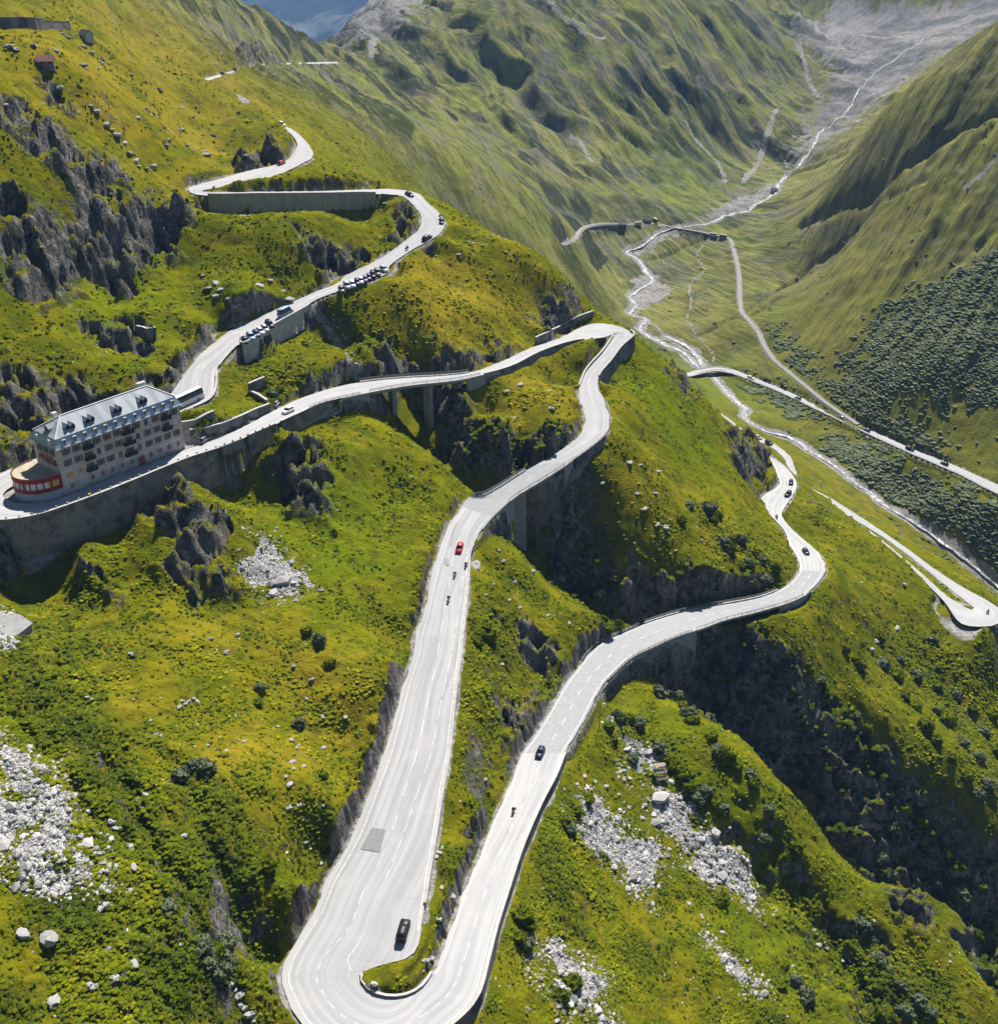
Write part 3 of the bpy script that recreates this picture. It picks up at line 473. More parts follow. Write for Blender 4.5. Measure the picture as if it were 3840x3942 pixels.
def rock_nodes(b, pos):
    strat = b.noise(b.mapping(pos, (.17, .17, .10), (.3, .5, .6)), 2.0, 8, .68, dist=.9); fine = b.noise(pos, .9, 6, .7); big = b.noise(pos, .06, 3, .5)
    c = b.mix(b.ramp(strat, .36, .66), (.055, .053, .049), (.33, .315, .285)); c = b.mix(b.ramp(fine, .35, .7), c, b.mix(.65, c, (.03, .03, .034)))
    c = b.mix(b.ramp(big, .45, .65), c, b.mix(.5, c, (.26, .235, .21)))
    wob = b.n('ShaderNodeVectorMath', operation='MULTIPLY_ADD'); b.lk(b.noise(pos, .35, 4, .6, True), wob.inputs[0]); wob.inputs[1].default_value = (3, 3, 3); b.lk(pos, wob.inputs[2]); cv = b.n('ShaderNodeTexVoronoi', feature='DISTANCE_TO_EDGE'); b.lk(b.mapping(wob.outputs[0], (.62, .62, .36), (.2, .3, .8)), cv.inputs['Vector']); cv.inputs['Scale'].default_value = 1.; c = b.mix(b.math('MULTIPLY', b.ramp(cv.outputs['Distance'], .05, .01), b.ramp(b.noise(pos, .4, 4, .6), .46, .58)), c, (.025, .025, .024))
    c = b.mix(b.math('MULTIPLY', b.ramp(b.noise(pos, .22, 5, .7), .56, .66), .55), c, (.12, .125, .03))
    c = b.mix(b.math('MULTIPLY', b.ramp(b.noise(pos, .13, 6, .72), .57, .66), .7), c, (.40, .39, .37))
    return c, strat, fine
m_ter, nt = new_mat("alpine_ground"); b = NB(nt)
geo = b.n('ShaderNodeNewGeometry'); pos = geo.outputs['Position']; sepn = b.n('ShaderNodeSeparateXYZ'); b.lk(geo.outputs['Normal'], sepn.inputs[0]); nz = sepn.outputs[2]
rockA, screeA, gravA, farA = b.attr("cover_a"); lushA, dryA, shrA, morA = b.attr("cover_b")
n40 = b.noise(pos, .025, 4, .6); n9 = b.noise(pos, .11, 5, .62); n2 = b.noise(pos, .5, 5, .68); n05 = b.noise(pos, 1.7, 4, .7); ncol = b.noise(pos, .045, 3, .55)
grass = b.mix(b.ramp(n9, .34, .68), (.092, .112, .004), (.195, .176, .006))
grass = b.mix(b.math('MULTIPLY', dryA, b.ramp(ncol, .3, .62)), grass, (.255, .20, .014))
grass = b.mix(b.math('MULTIPLY', lushA, b.ramp(n40, .28, .62)), grass, (.125, .165, .004))
grass = b.mix(b.math('MULTIPLY', b.ramp(n2, .5, .72), .7), grass, b.mix(.5, grass, (.03, .05, .004)))
grass = b.mix(b.math('MULTIPLY', b.ramp(n05, .56, .74), .55), grass, (.03, .042, .006))
grass = b.mix(b.math('MULTIPLY', b.ramp(b.noise(pos, .75, 3, .6), .66, .76), b.math('SUBTRACT', 1, farA)), grass, (.15, .10, .02))
grass = b.mix(b.math('MULTIPLY', b.ramp(b.noise(pos, .16, 5, .7), .52, .64), .7), grass, (.075, .075, .010)); grass = b.mix(b.math('MULTIPLY', b.ramp(b.noise(pos, .31, 4, .7), .62, .72), .55), grass, (.27, .215, .075))
shr = b.mix(b.ramp(n2, .4, .62), (.055, .066, .008), (.16, .145, .010))
shr = b.mix(b.ramp(n9, .55, .75), shr, (.11, .075, .02))
grass = b.mix(b.math('MULTIPLY', shrA, b.ramp(n9, .30, .52)), grass, shr)
def aniso(ang, l1, l2):
    q = b.n('ShaderNodeMapping', vector_type='TEXTURE'); b.lk(pos, q.inputs[0]); q.inputs['Rotation'].default_value = (0, 0, R_(ang)); q.inputs['Scale'].default_value = (l1, l2, l2); return q.outputs[0]
sp_ = b.n('ShaderNodeSeparateXYZ'); b.lk(pos, sp_.inputs[0]); isR = b.ramp(b.math('DIVIDE', sp_.outputs[0], b.math('MAXIMUM', sp_.outputs[1], 50)), .235, .285)
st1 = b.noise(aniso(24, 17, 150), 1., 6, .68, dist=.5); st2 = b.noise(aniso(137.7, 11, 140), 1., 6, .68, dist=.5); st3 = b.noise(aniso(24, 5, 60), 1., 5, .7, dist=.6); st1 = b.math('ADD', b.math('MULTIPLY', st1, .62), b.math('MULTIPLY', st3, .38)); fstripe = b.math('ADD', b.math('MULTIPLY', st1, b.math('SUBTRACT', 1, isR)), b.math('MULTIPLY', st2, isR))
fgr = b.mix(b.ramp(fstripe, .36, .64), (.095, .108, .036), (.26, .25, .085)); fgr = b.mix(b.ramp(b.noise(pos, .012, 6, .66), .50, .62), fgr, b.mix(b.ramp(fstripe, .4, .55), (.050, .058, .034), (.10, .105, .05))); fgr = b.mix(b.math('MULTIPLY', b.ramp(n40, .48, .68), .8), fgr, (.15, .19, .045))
gsh = b.n('ShaderNodeAttribute', attribute_name='gully_shade').outputs['Fac']; fgr = b.mix(b.ramp(gsh, .45, .6), fgr, b.mix(b.ramp(n40, .4, .6), (.034, .045, .028), (.055, .062, .034))); fgr = b.mix(b.ramp(gsh, .22, .05), fgr, (.20, .215, .045))  # high values paint gully shade as darker ground, low values paler grass
fgr = b.mix(b.math('MULTIPLY', b.ramp(b.noise(aniso(24, 26, 90), 1., 7, .72, dist=.8), .50, .62), .8), fgr, (.16, .15, .125)); fgr = b.mix(b.math('MULTIPLY', lushA, .8), fgr, b.mix(.5, fgr, (.10, .17, .02)))
fgr = b.mix(shrA, fgr, b.mix(b.ramp(n9, .35, .65), (.045, .058, .034), (.075, .092, .05)))
fary = b.n('ShaderNodeSeparateXYZ'); b.lk(pos, fary.inputs[0]); fgr = b.mix(b.ramp(fary.outputs[1], 2600, 4200), fgr, b.mix(b.ramp(b.noise(pos, .0011, 6, .62), .52, .62), (.012, .022, .022), (.20, .21, .20)))
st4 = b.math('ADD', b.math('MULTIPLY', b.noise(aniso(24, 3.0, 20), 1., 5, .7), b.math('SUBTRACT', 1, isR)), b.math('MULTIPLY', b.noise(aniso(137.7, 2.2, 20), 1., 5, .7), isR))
fgr = b.mix(b.math('MULTIPLY', isR, .35), fgr, (.27, .25, .075)); fgr = b.mix(b.math('MULTIPLY', b.ramp(st4, .50, .62), .6), fgr, (.05, .058, .032)); fgr = b.mix(b.math('MULTIPLY', b.ramp(st4, .46, .36), .4), fgr, (.27, .26, .12)); fgr = b.mix(b.math('MULTIPLY', b.ramp(b.noise(pos, .22, 4, .7), .58, .68), .5), fgr, (.045, .052, .03))  # right-hand slope also lightened in colour, standing in for stronger sunlight
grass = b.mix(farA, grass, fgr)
rc, strat, fine = rock_nodes(b, pos)
frost = b.noise(pos, .35, 5, .7)
steep = b.ramp(b.math('ADD', nz, b.math('MULTIPLY', b.math('SUBTRACT', n2, .5), .35)), .60, .42)
ledge = b.ramp(b.math('ADD', nz, b.math('MULTIPLY', b.math('SUBTRACT', n2, .5), .45)), .93, .74)
rockF = b.math('MAXIMUM', b.math('MULTIPLY', rockA, ledge), b.math('MULTIPLY', steep, b.math('SUBTRACT', 1, b.math('MULTIPLY', farA, .75))))
col = b.mix(rockF, grass, rc)
vor = b.n('ShaderNodeTexVoronoi', feature='DISTANCE_TO_EDGE'); b.lk(pos, vor.inputs['Vector']); vor.inputs['Scale'].default_value = 1.1
vc = b.n('ShaderNodeTexVoronoi'); b.lk(pos, vc.inputs['Vector']); vc.inputs['Scale'].default_value = 1.1
sepc = b.n('ShaderNodeSeparateColor'); b.lk(vc.outputs['Color'], sepc.inputs[0])
stone = b.mix(sepc.outputs[0], (.30, .29, .285), (.60, .585, .57)); stone = b.mix(b.ramp(vor.outputs['Distance'], .10, .02), stone, (.07, .07, .065))
col = b.mix(b.ramp(b.math('ADD', screeA, b.math('MULTIPLY', b.math('SUBTRACT', n2, .5), .9)), .35, .65), col, stone)
grv = b.mix(b.ramp(n2, .35, .7), (.20, .19, .18), (.37, .355, .335)); grv = b.mix(b.math('MULTIPLY', morA, b.ramp(b.noise(pos, .012, 6, .7), .42, .6)), grv, (.135, .135, .13))
col = b.mix(b.ramp(b.math('ADD', gravA, b.math('MULTIPLY', b.math('SUBTRACT', n2, .5), .7)), .35, .7), col, grv)
hgt = b.math('ADD', b.math('MULTIPLY', n2, .9), b.math('MULTIPLY', n05, .5)); hgt = b.math('ADD', hgt, b.math('MULTIPLY', b.math('MULTIPLY', fstripe, farA), 9.0)); hgt = b.math('ADD', hgt, b.math('MULTIPLY', b.math('MULTIPLY', b.math('ADD', strat, b.math('MULTIPLY', fine, .7)), rockF), 3.2))
b.out(col, 1.0, hgt, .0, .8, 1.0)

TERRAIN_NAME = "hillside_ground"
def build_terrain():
    me = bpy.data.meshes.new(TERRAIN_NAME); V = np.stack((GX, GY, GZ), -1).reshape(-1, 3)
    me.vertices.add(len(V)); me.vertices.foreach_set('co', V.ravel().astype(np.float32))
    i = np.arange(NTH - 1)[:, None] * NR + np.arange(NR - 1)[None]; q = np.stack((i, i + NR, i + NR + 1, i + 1), -1).reshape(-1, 4)
    me.loops.add(q.size); me.loops.foreach_set('vertex_index', q.ravel().astype(np.int32)); me.polygons.add(len(q)); me.polygons.foreach_set('loop_start', np.arange(0, q.size, 4, dtype=np.int32))
    me.polygons.foreach_set('use_smooth', np.ones(len(q), bool))
    for nm, ch in (("cover_a", (M_rock, M_scree, M_grav, sstep(430, 900, RR))), ("cover_b", (M_lush, M_dry, M_shr, M_mor))):
        at = me.attributes.new(nm, 'FLOAT_COLOR', 'POINT'); at.data.foreach_set('color', np.stack(ch, -1).reshape(-1).astype(np.float32))
    at = me.attributes.new('gully_shade', 'FLOAT', 'POINT'); at.data.foreach_set('value', GULLY_SHADE.ravel().astype(np.float32)); me.update(); me.materials.append(m_ter)
    o = bpy.data.objects.new(TERRAIN_NAME, me); COL.objects.link(o); o['kind'] = 'structure'; return o
M_shr = np.maximum(M_shr, .95 * M_ald)
terrain = build_terrain()
# ------------------------------------------------------------------ object helpers
def tag(o, label=None, cat=None, group=None, kind=None):
    if label: o['label'] = label
    if cat: o['category'] = cat
    if group: o['group'] = group
    if kind: o['kind'] = kind
    return o
def empty(name, loc=(0, 0, 0), rz=0.):
    o = bpy.data.objects.new(name, None); COL.objects.link(o); o.location = loc; o.rotation_euler = (0, 0, rz); o.empty_display_size = .3; return o
class MB:
    def __init__(s): s.v = []; s.f = []; s.m = []; s.sm = []
    def add(s, V, F, mi=0, sm=False):
        k = len(s.v); s.v += [tuple(map(float, p)) for p in V]
        for f in F: s.f.append(tuple(k + i for i in f)); s.m.append(mi); s.sm.append(sm)
    def box(s, x0, x1, y0, y1, z0, z1, mi=0, top=(0, 0)):
        a, c = top; s.add([(x0, y0, z0), (x1, y0, z0), (x1, y1, z0), (x0, y1, z0), (x0 + a, y0 + c, z1), (x1 - a, y0 + c, z1), (x1 - a, y1 - c, z1), (x0 + a, y1 - c, z1)],
                          [(3, 2, 1, 0), (4, 5, 6, 7), (0, 1, 5, 4), (1, 2, 6, 5), (2, 3, 7, 6), (3, 0, 4, 7)], mi)
    def beam(s, p, q, w, h, mi=0):
        p = np.array(p, float); q = np.array(q, float); d = q - p; d /= np.linalg.norm(d); up = np.array((0, 0, 1.)) if abs(d[2]) < .9 else np.array((1., 0, 0)); a = np.cross(d, up); a /= np.linalg.norm(a); c = np.cross(a, d)
        V = [e + a * sx * w / 2 + c * sy * h / 2 for e in (p, q) for sx, sy in ((-1, -1), (1, -1), (1, 1), (-1, 1))]
        s.add(V, [(3, 2, 1, 0), (4, 5, 6, 7), (0, 1, 5, 4), (1, 2, 6, 5), (2, 3, 7, 6), (3, 0, 4, 7)], mi)
    def cyl(s, p, q, r0, r1=None, n=8, mi=0, sm=True):
        r1 = r0 if r1 is None else r1; p = np.array(p, float); q = np.array(q, float); d = q - p; d /= np.linalg.norm(d); up = np.array((0, 0, 1.)) if abs(d[2]) < .9 else np.array((1., 0, 0)); a = np.cross(d, up); a /= np.linalg.norm(a); c = np.cross(a, d)
        V = [e + r * (a * math.cos(2 * math.pi * i / n) + c * math.sin(2 * math.pi * i / n)) for e, r in ((p, r0), (q, r1)) for i in range(n)]
        s.add(V, [(i, (i + 1) % n, n + (i + 1) % n, n + i) for i in range(n)], mi, sm); s.add(V[:n], [tuple(range(n))[::-1]], mi); s.add(V[n:], [tuple(range(n))], mi)
    def prism(s, P, z0, z1, mi=0):
        n = len(P); s.add([(x, y, z0) for x, y in P] + [(x, y, z1) for x, y in P], [tuple(range(n))[::-1], tuple(range(n, 2 * n))] + [(i, (i + 1) % n, n + (i + 1) % n, n + i) for i in range(n)], mi)
    def build(s, name, mats, parent=None):
        me = bpy.data.meshes.new(name); me.from_pydata(s.v, [], s.f); me.update()
        for m in (mats if isinstance(mats, (list, tuple)) else [mats]): me.materials.append(m)
        me.polygons.foreach_set('material_index', s.m); me.polygons.foreach_set('use_smooth', s.sm)
        o = bpy.data.objects.new(name, me); COL.objects.link(o)
        if parent: o.parent = parent
        return o
def copy_tree(o, parent=None):
    c = o.copy(); COL.objects.link(c)
    if parent: c.parent = parent
    for ch in list(o.children): copy_tree(ch, c)
    return c
def flat_mat(name, col, rough=.6, spec=.3, var=.0, sc=.6, metal=0., **kw):
    m, nt = new_mat(name); b = NB(nt)
    if var:
        ob = b.n('ShaderNodeTexCoord').outputs['Object']; f = b.noise(ob, sc, 5, .65); c = b.mix(b.ramp(f, .3, .7), tuple(x * (1 - var) for x in col), tuple(min(1, x * (1 + var)) for x in col))
    else: c = col
    b.out(c, rough, None, spec, Metallic=metal, **kw); return m

# ------------------------------------------------------------------ carriageways
m_road, nt = new_mat("sun_bleached_asphalt"); b = NB(nt)
pos = b.n('ShaderNodeNewGeometry').outputs['Position']; uva = b.n('ShaderNodeAttribute', attribute_name="lane"); su = b.n('ShaderNodeSeparateColor'); b.lk(uva.outputs['Color'], su.inputs[0]); lu, lv, lw = su.outputs
cmb = b.n('ShaderNodeCombineXYZ'); b.val(cmb.inputs[0], lu); b.val(cmb.inputs[1], b.math('MULTIPLY', lv, .02))
streak = b.noise(cmb.outputs[0], .8, 5, .6); blot = b.noise(pos, .12, 5, .65); grain = b.noise(pos, 2.2, 4, .7)
c = b.mix(b.ramp(streak, .35, .68), (.33, .33, .34), (.43, .425, .42)); c = b.mix(b.math('MULTIPLY', b.ramp(blot, .5, .72), .5), c, (.46, .445, .43)); c = b.mix(b.math('MULTIPLY', b.ramp(grain, .55, .75), .35), c, (.30, .30, .30))
c = b.mix(b.math('MULTIPLY', lw, .85), c, (.46, .44, .41))
trk = b.math('PINGPONG', b.math('ADD', lu, b.math('MULTIPLY', b.noise(pos, .03, 2, .5), 1.2)), .9); c = b.mix(b.math('MULTIPLY', b.ramp(trk, .55, .85), b.math('MULTIPLY', b.ramp(b.noise(pos, .05, 4, .6), .38, .62), .38)), c, (.27, .27, .275))
c = b.mix(b.math('MULTIPLY', b.ramp(b.noise(pos, .35, 5, .72), .62, .72), .4), c, (.25, .25, .255))
b.out(c, .9, grain, .15, .15, .05)
m_dark, nt = new_mat("bridge_asphalt"); b = NB(nt); pos = b.n('ShaderNodeNewGeometry').outputs['Position']; g = b.noise(pos, .9, 5, .7)
b.out(b.mix(b.ramp(g, .3, .7), (.27, .275, .285), (.335, .335, .34)), .85, None, .2)
m_patch, nt = new_mat("asphalt_patch"); b = NB(nt); pos = b.n('ShaderNodeNewGeometry').outputs['Position']; g = b.noise(pos, 1.5, 5, .7)
b.out(b.mix(b.ramp(g, .3, .7), (.20, .20, .205), (.26, .26, .265)), .85, None, .2)
m_paint, nt = new_mat("worn_road_paint"); b = NB(nt); pos = b.n('ShaderNodeNewGeometry').outputs['Position']; g = b.noise(pos, 1.2, 5, .7)
b.out(b.mix(b.ramp(g, .42, .6), (.46, .46, .45), (.68, .68, .66)), .7, None, .2)
m_tyre = flat_mat("tyre_mark", (.27, .27, .275), .8)
NAMES = {'main': 'pass_road', 'down': 'hairpin_road', 'valley': 'valley_road', 'contour': 'contour_road'}
for k, d in RD.items():
    L, Rr = d['L'], d['R']; n = len(L); W = np.hypot(*(L - Rr)[:, :2].T); M = d['C']; ln = np.r_[0, np.cumsum(np.hypot(*np.diff(M[:, :2], axis=0).T))]
    # ragged outer rims like the broken shoulders of the photograph
    rag = lambda s: .35 * fbm(ln / 5, np.full(n, s), 131, 3)
    nrm = (L - Rr); nrm[:, 2] = 0; nrm /= np.maximum(W, .1)[:, None]
    cols = np.array([0, .045, .25, .5, .75, .955, 1.0]); V = []; A = []
    for ci, t in enumerate(cols):
        P = Rr + (L - Rr) * t
        if ci == 0: P = P - nrm * rag(3)[:, None]
        if ci == 6: P = P + nrm * rag(9)[:, None]
        V.append(P); edge = 1. if ci in (0, 6) else 0.
        A.append(np.stack((t * W, ln, np.full(n, edge), np.ones(n)), -1))
    nc = len(cols); V = np.array(V).transpose(1, 0, 2).reshape(-1, 3); A = np.array(A).transpose(1, 0, 2).reshape(-1, 4); V[:, 2] += .02
    F = [(i * nc + c, i * nc + c + 1, (i + 1) * nc + c + 1, (i + 1) * nc + c) for i in range(n - 1) for c in range(nc - 1)]
    me = bpy.data.meshes.new(NAMES[k]); me.from_pydata(V.tolist(), [], [f[::-1] for f in F]); at = me.attributes.new('lane', 'FLOAT_COLOR', 'POINT'); at.data.foreach_set('color', A.ravel().astype(np.float32)); me.materials.append(m_road); me.materials.append(m_dark)
    if k == 'down':
        mi = [1 if 61.9 < d['i'][i] < 77.5 or 27 < d['i'][i] < 31.5 else 0 for i in range(n - 1) for c in range(nc - 1)]; me.polygons.foreach_set('material_index', mi)
    me.update(); o = bpy.data.objects.new(NAMES[k], me); COL.objects.link(o); tag(o, kind='structure')
# painted lines
def lat(k, off_l=None, off_r=None, frac=None):
    d = RD[k]; L, Rr = d['L'], d['R']; W = np.hypot(*(L - Rr)[:, :2].T)[:, None]
    if off_l is not None: return L + (Rr - L) * (off_l / W)
    if off_r is not None: return Rr + (L - Rr) * (off_r / W)
    return Rr + (L - Rr) * frac
def stripe(mb, P, a, c, w, dash=None, i=None, z=.045):
    """band of width w along the polyline P between stations a and c, optionally dashed (on, off)"""
    q = P[(i >= a) & (i <= c)]
    if len(q) < 3: return
    ln = np.r_[0, np.cumsum(np.hypot(*np.diff(q[:, :2], axis=0).T))]
    s = np.arange(0, ln[-1], .7); q = np.stack([np.interp(s, ln, q[:, x]) for x in range(3)], -1)
    t = np.gradient(q[:, :2], axis=0); t /= np.maximum(np.hypot(*t.T), 1e-6)[:, None]; nr = np.stack((-t[:, 1], t[:, 0], 0 * s), -1) * w / 2; up = np.array((0, 0, z))
    for j in range(len(s) - 1):
        if dash and (s[j] % (dash[0] + dash[1])) > dash[0]: continue
        mb.add([q[j] - nr[j] + up, q[j] + nr[j] + up, q[j + 1] + nr[j + 1] + up, q[j + 1] - nr[j + 1] + up], [(3, 2, 1, 0)])
pm = MB(); di = RD['down']['i']
# centre and edge lines; on the wide straight they keep to the carriageway beside the parking apron
frac = np.interp(di, [0, 31, 34, 37, 40, 42, 44, 45, 46, 47, 48, 52, 56, 90], [.5, .5, .5, .52, .50, .46, .38, .36, .38, .44, .46, .5, .5, .5])
cen = RD['down']['R'] + (RD['down']['L'] - RD['down']['R']) * frac[:, None]
stripe(pm, cen, 32, 44.5, .17, (4.5, 4.5), di); stripe(pm, cen, 44.5, 56, .17, (1.6, 1.4), di); stripe(pm, cen, 56, 88, .17, (3, 4.5), di); stripe(pm, cen, 12, 31, .15, (3, 6), di)
stripe(pm, lat('down', off_r=1.6), 31.5, 45, .16, None, di); stripe(pm, lat('down', off_r=1.3), 45, 51, .18, None, di); stripe(pm, lat('down', off_r=.8), 51, 88, .18, None, di); stripe(pm, lat('down', off_l=.7), 55, 88, .18, None, di)
fe = np.interp(di, [31, 34, 37, 40, 43, 45, 46, 47], [.9, .9, .82, .72, .56, .5, .62, .9]); eln = RD['down']['R'] + (RD['down']['L'] - RD['down']['R']) * fe[:, None]
stripe(pm, eln, 32, 43.6, .15, (6, 2), di); stripe(pm, eln, 45.1, 47, .16, None, di); stripe(pm, lat('down', off_l=.55), 34, 44.6, .2, None, di)
mi_ = RD['main']['i']; stripe(pm, lat('main', frac=.5), 27, 34.5, .14, (3, 6), mi_); stripe(pm, lat('main', off_r=.7), 30, 35, .13, None, mi_)
vi = RD['valley']['i']; stripe(pm, lat('valley', frac=.5), 1, 8, .14, (3, 5), vi)
o = pm.build("road_markings", m_paint); tag(o, kind='structure')
def pquad(name, pts, z, mat, zoff):
    V = [UZ(px, py, z0) for (px, py), z0 in zip(pts, z)]; mb = MB(); P = np.array(V); P[:, 2] += zoff; mb.add(P, [tuple(range(len(P)))]); o = mb.build(name, mat); tag(o, kind='structure'); return o
def road_z(px, py):
    """carriageway height under a photo pixel: nearest road point in the picture"""
    best = None
    for k, d in RD.items():
        u, v = project(d['C']); uL, vL = project(d['L']); uR, vR = project(d['R'])
        for t in (.1, .3, .5, .7, .9):
            q = (uL * t + uR * (1 - t) - px) ** 2 + (vL * t + vR * (1 - t) - py) ** 2; j = int(q.argmin())
            if best is None or q[j] < best[0]: best = (q[j], d['C'][j][2], k, j)
    return best[1], best[2], best[3]
pt = [(1430, 3188), (1484, 3196), (1462, 3284), (1388, 3270)]; pquad("resurfaced_patch", pt[::-1], [road_z(*p)[0] for p in pt[::-1]], m_patch, .14)
tm = MB()
for txt, w in (("1762 2010 1748 2035 1740 2070 1734 2110", .7), ("1738 2020 1752 2005", .5), ("1716 2150 1722 2175 1720 2180", 1.1)):
    P = np.array([UZ(a, c, road_z(a, c)[0]) for a, c in np.array(txt.split(), float).reshape(-1, 2)]); stripe(tm, np.repeat(P, 1, 0), -1, 9e9, w, None, np.arange(len(P)), .12)
o = tm.build("tyre_marks", m_tyre); tag(o, kind='structure')

# ------------------------------------------------------------------ draped strips: river, railway bed
def drape(name, P, width, mat, dz, step=2.5, smooth=True, ragged=0., attr=False):
    q = P; ln = np.r_[0, np.cumsum(np.hypot(*np.diff(q[:, :2], axis=0).T))]; q, _ = catmull(q, np.maximum(1, np.diff(ln) / step)); n = len(q)
    ln = np.r_[0, np.cumsum(np.hypot(*np.diff(q[:, :2], axis=0).T))]
    t = np.gradient(q[:, :2], axis=0); t /= np.maximum(np.hypot(*t.T), 1e-6)[:, None]; nr = np.stack((-t[:, 1], t[:, 0]), -1); w = width(ln) if callable(width) else np.full(n, width)
    cols = [-1, -.5, 0, .5, 1]; V = []
    for c in cols:
        off = w / 2 * c + (ragged * w * fbm(ln / 7, np.full(n, c * 3.), 141, 3) if abs(c) == 1 else 0)
        x = q[:, 0] + nr[:, 0] * off; y = q[:, 1] + nr[:, 1] * off; V.append(np.stack((x, y, grid_at(GZ, x, y)), -1))
    V = np.array(V); V[:, :, 2] = (np.maximum(V[2, :, 2], V[:, :, 2].mean(0)) if smooth else V[:, :, 2]) + dz
    V = V.transpose(1, 0, 2).reshape(-1, 3); nc = 5
    me = bpy.data.meshes.new(name); me.from_pydata(V.tolist(), [], [(i * nc + c + 1, i * nc + c, (i + 1) * nc + c, (i + 1) * nc + c + 1)[::-1] for i in range(n - 1) for c in range(nc - 1)]); me.materials.append(mat); me.update()
    o = bpy.data.objects.new(name, me); COL.objects.link(o); tag(o, kind='structure'); return o
m_wat, nt = new_mat("white_water"); b = NB(nt); pos = b.n('ShaderNodeNewGeometry').outputs['Position']; f = b.noise(b.mapping(pos, (1, 1, .3)), .42, 6, .72, dist=1.2)
b.out(b.mix(b.ramp(f, .46, .66), (.17, .185, .185), (.74, .76, .78)), .6, f, .2, .4, .3)
m_bal, nt = new_mat("railway_ballast"); b = NB(nt); pos = b.n('ShaderNodeNewGeometry').outputs['Position']; f = b.noise(pos, 1.1, 5, .7); b.out(b.mix(b.ramp(f, .3, .7), (.20, .19, .18), (.33, .315, .30)), .95)
drape("river", RIV, lambda s: np.interp(s, [0, 300, 700, 1200, 3000], [.9, 1.3, 2.6, 2.6, 2.2]) * (1 + .45 * fbm(s / 24, s * 0, 151, 3)), m_wat, .25, ragged=.34)
drape("side_channel", BRD, 3.0, m_wat, .25, ragged=.2)
mb = MB(); tn = np.gradient(TRK[:, :2], axis=0); tn /= np.hypot(*tn.T)[:, None]; nr = np.stack((-tn[:, 1], tn[:, 0], 0 * tn[:, 0]), -1)
for j in range(len(TRK) - 1):
    a, c = TRK[j], TRK[j + 1]; mb.add([a - nr[j] * 1.35, a + nr[j] * 1.35, c + nr[j + 1] * 1.35, c - nr[j + 1] * 1.35, a - nr[j] * 2.4 - (0, 0, 1.3), a + nr[j] * 2.4 - (0, 0, 1.3), c + nr[j + 1] * 2.4 - (0, 0, 1.3), c - nr[j + 1] * 2.4 - (0, 0, 1.3)], [(3, 2, 1, 0), (0, 4, 7, 3), (1, 2, 6, 5)])
o = mb.build("railway_bed", m_bal); tag(o, kind='structure')
# ------------------------------------------------------------------ stone and concrete
def masonry(name, c0, c1, sc=1.4, joint=.35):
    m, nt = new_mat(name); b = NB(nt); g = b.n('ShaderNodeNewGeometry'); pos = g.outputs['Position']
    br = b.n('ShaderNodeTexVoronoi', feature='F1'); b.lk(b.mapping(pos, (sc, sc, sc * 1.7)), br.inputs['Vector']); sp = b.n('ShaderNodeSeparateColor'); b.lk(br.outputs['Color'], sp.inputs[0])
    n = b.noise(pos, .25, 5, .65); f = b.noise(pos, 2.5, 4, .7)
    c = b.mix(sp.outputs[0], c0, c1); c = b.mix(b.math('MULTIPLY', b.ramp(n, .42, .62), .75), c, tuple(x * .45 for x in c0)); c = b.mix(b.math('MULTIPLY', b.ramp(br.outputs['Distance'], .45, .7), joint), c, tuple(x * .4 for x in c0))
    b.out(c, .92, f, .15, .4, .08); return m
def concrete(name, c0, sc=.3):
    m, nt = new_mat(name); b = NB(nt); pos = b.n('ShaderNodeNewGeometry').outputs['Position']; n = b.noise(pos, sc, 6, .68); st = b.noise(b.mapping(pos, (1.2, 1.2, .12)), 1., 5, .65)
    c = b.mix(b.ramp(n, .3, .7), tuple(x * .75 for x in c0), c0); c = b.mix(b.math('MULTIPLY', b.ramp(st, .5, .72), .55), c, tuple(x * .42 for x in c0)); b.out(c, .9, n, .15, .2, .05); return m
m_wall = masonry("grey_rubble_masonry", (.17, .165, .155), (.34, .325, .30), 1.0, .5); m_wallD = masonry("dark_rubble_masonry", (.13, .13, .13), (.26, .25, .24)); m_cope = concrete("coping_concrete", (.52, .50, .47)); m_conc = concrete("bridge_concrete", (.31, .31, .305)); m_concW = concrete("pale_concrete", (.50, .48, .45), .6)
m_steel = flat_mat("galvanised_steel", (.36, .37, .39), .45, .5, .15, 2.); m_rail = flat_mat("dark_rail_steel", (.10, .105, .12), .5, .4, .2, 2.)
def edge(k, sd, a, c, off=0., dz=0., step=1.5):
    """points along a road edge between stations a and c, off metres outside it"""
    d = RD[k]; E, O = (d['L'], d['R']) if sd == 'L' else (d['R'], d['L']); i = d['i']; v = (E - O); v[:, 2] = 0; v = v / np.maximum(np.hypot(v[:, 0], v[:, 1]), .1)[:, None]
    P = (E + v * off)[(i >= a) & (i <= c)] + (0, 0, dz)
    ln = np.r_[0, np.cumsum(np.hypot(*np.diff(P[:, :2], axis=0).T))]; s = np.linspace(0, ln[-1], max(3, int(ln[-1] / step)))
    return np.stack([np.interp(s, ln, P[:, x]) for x in range(3)], -1)
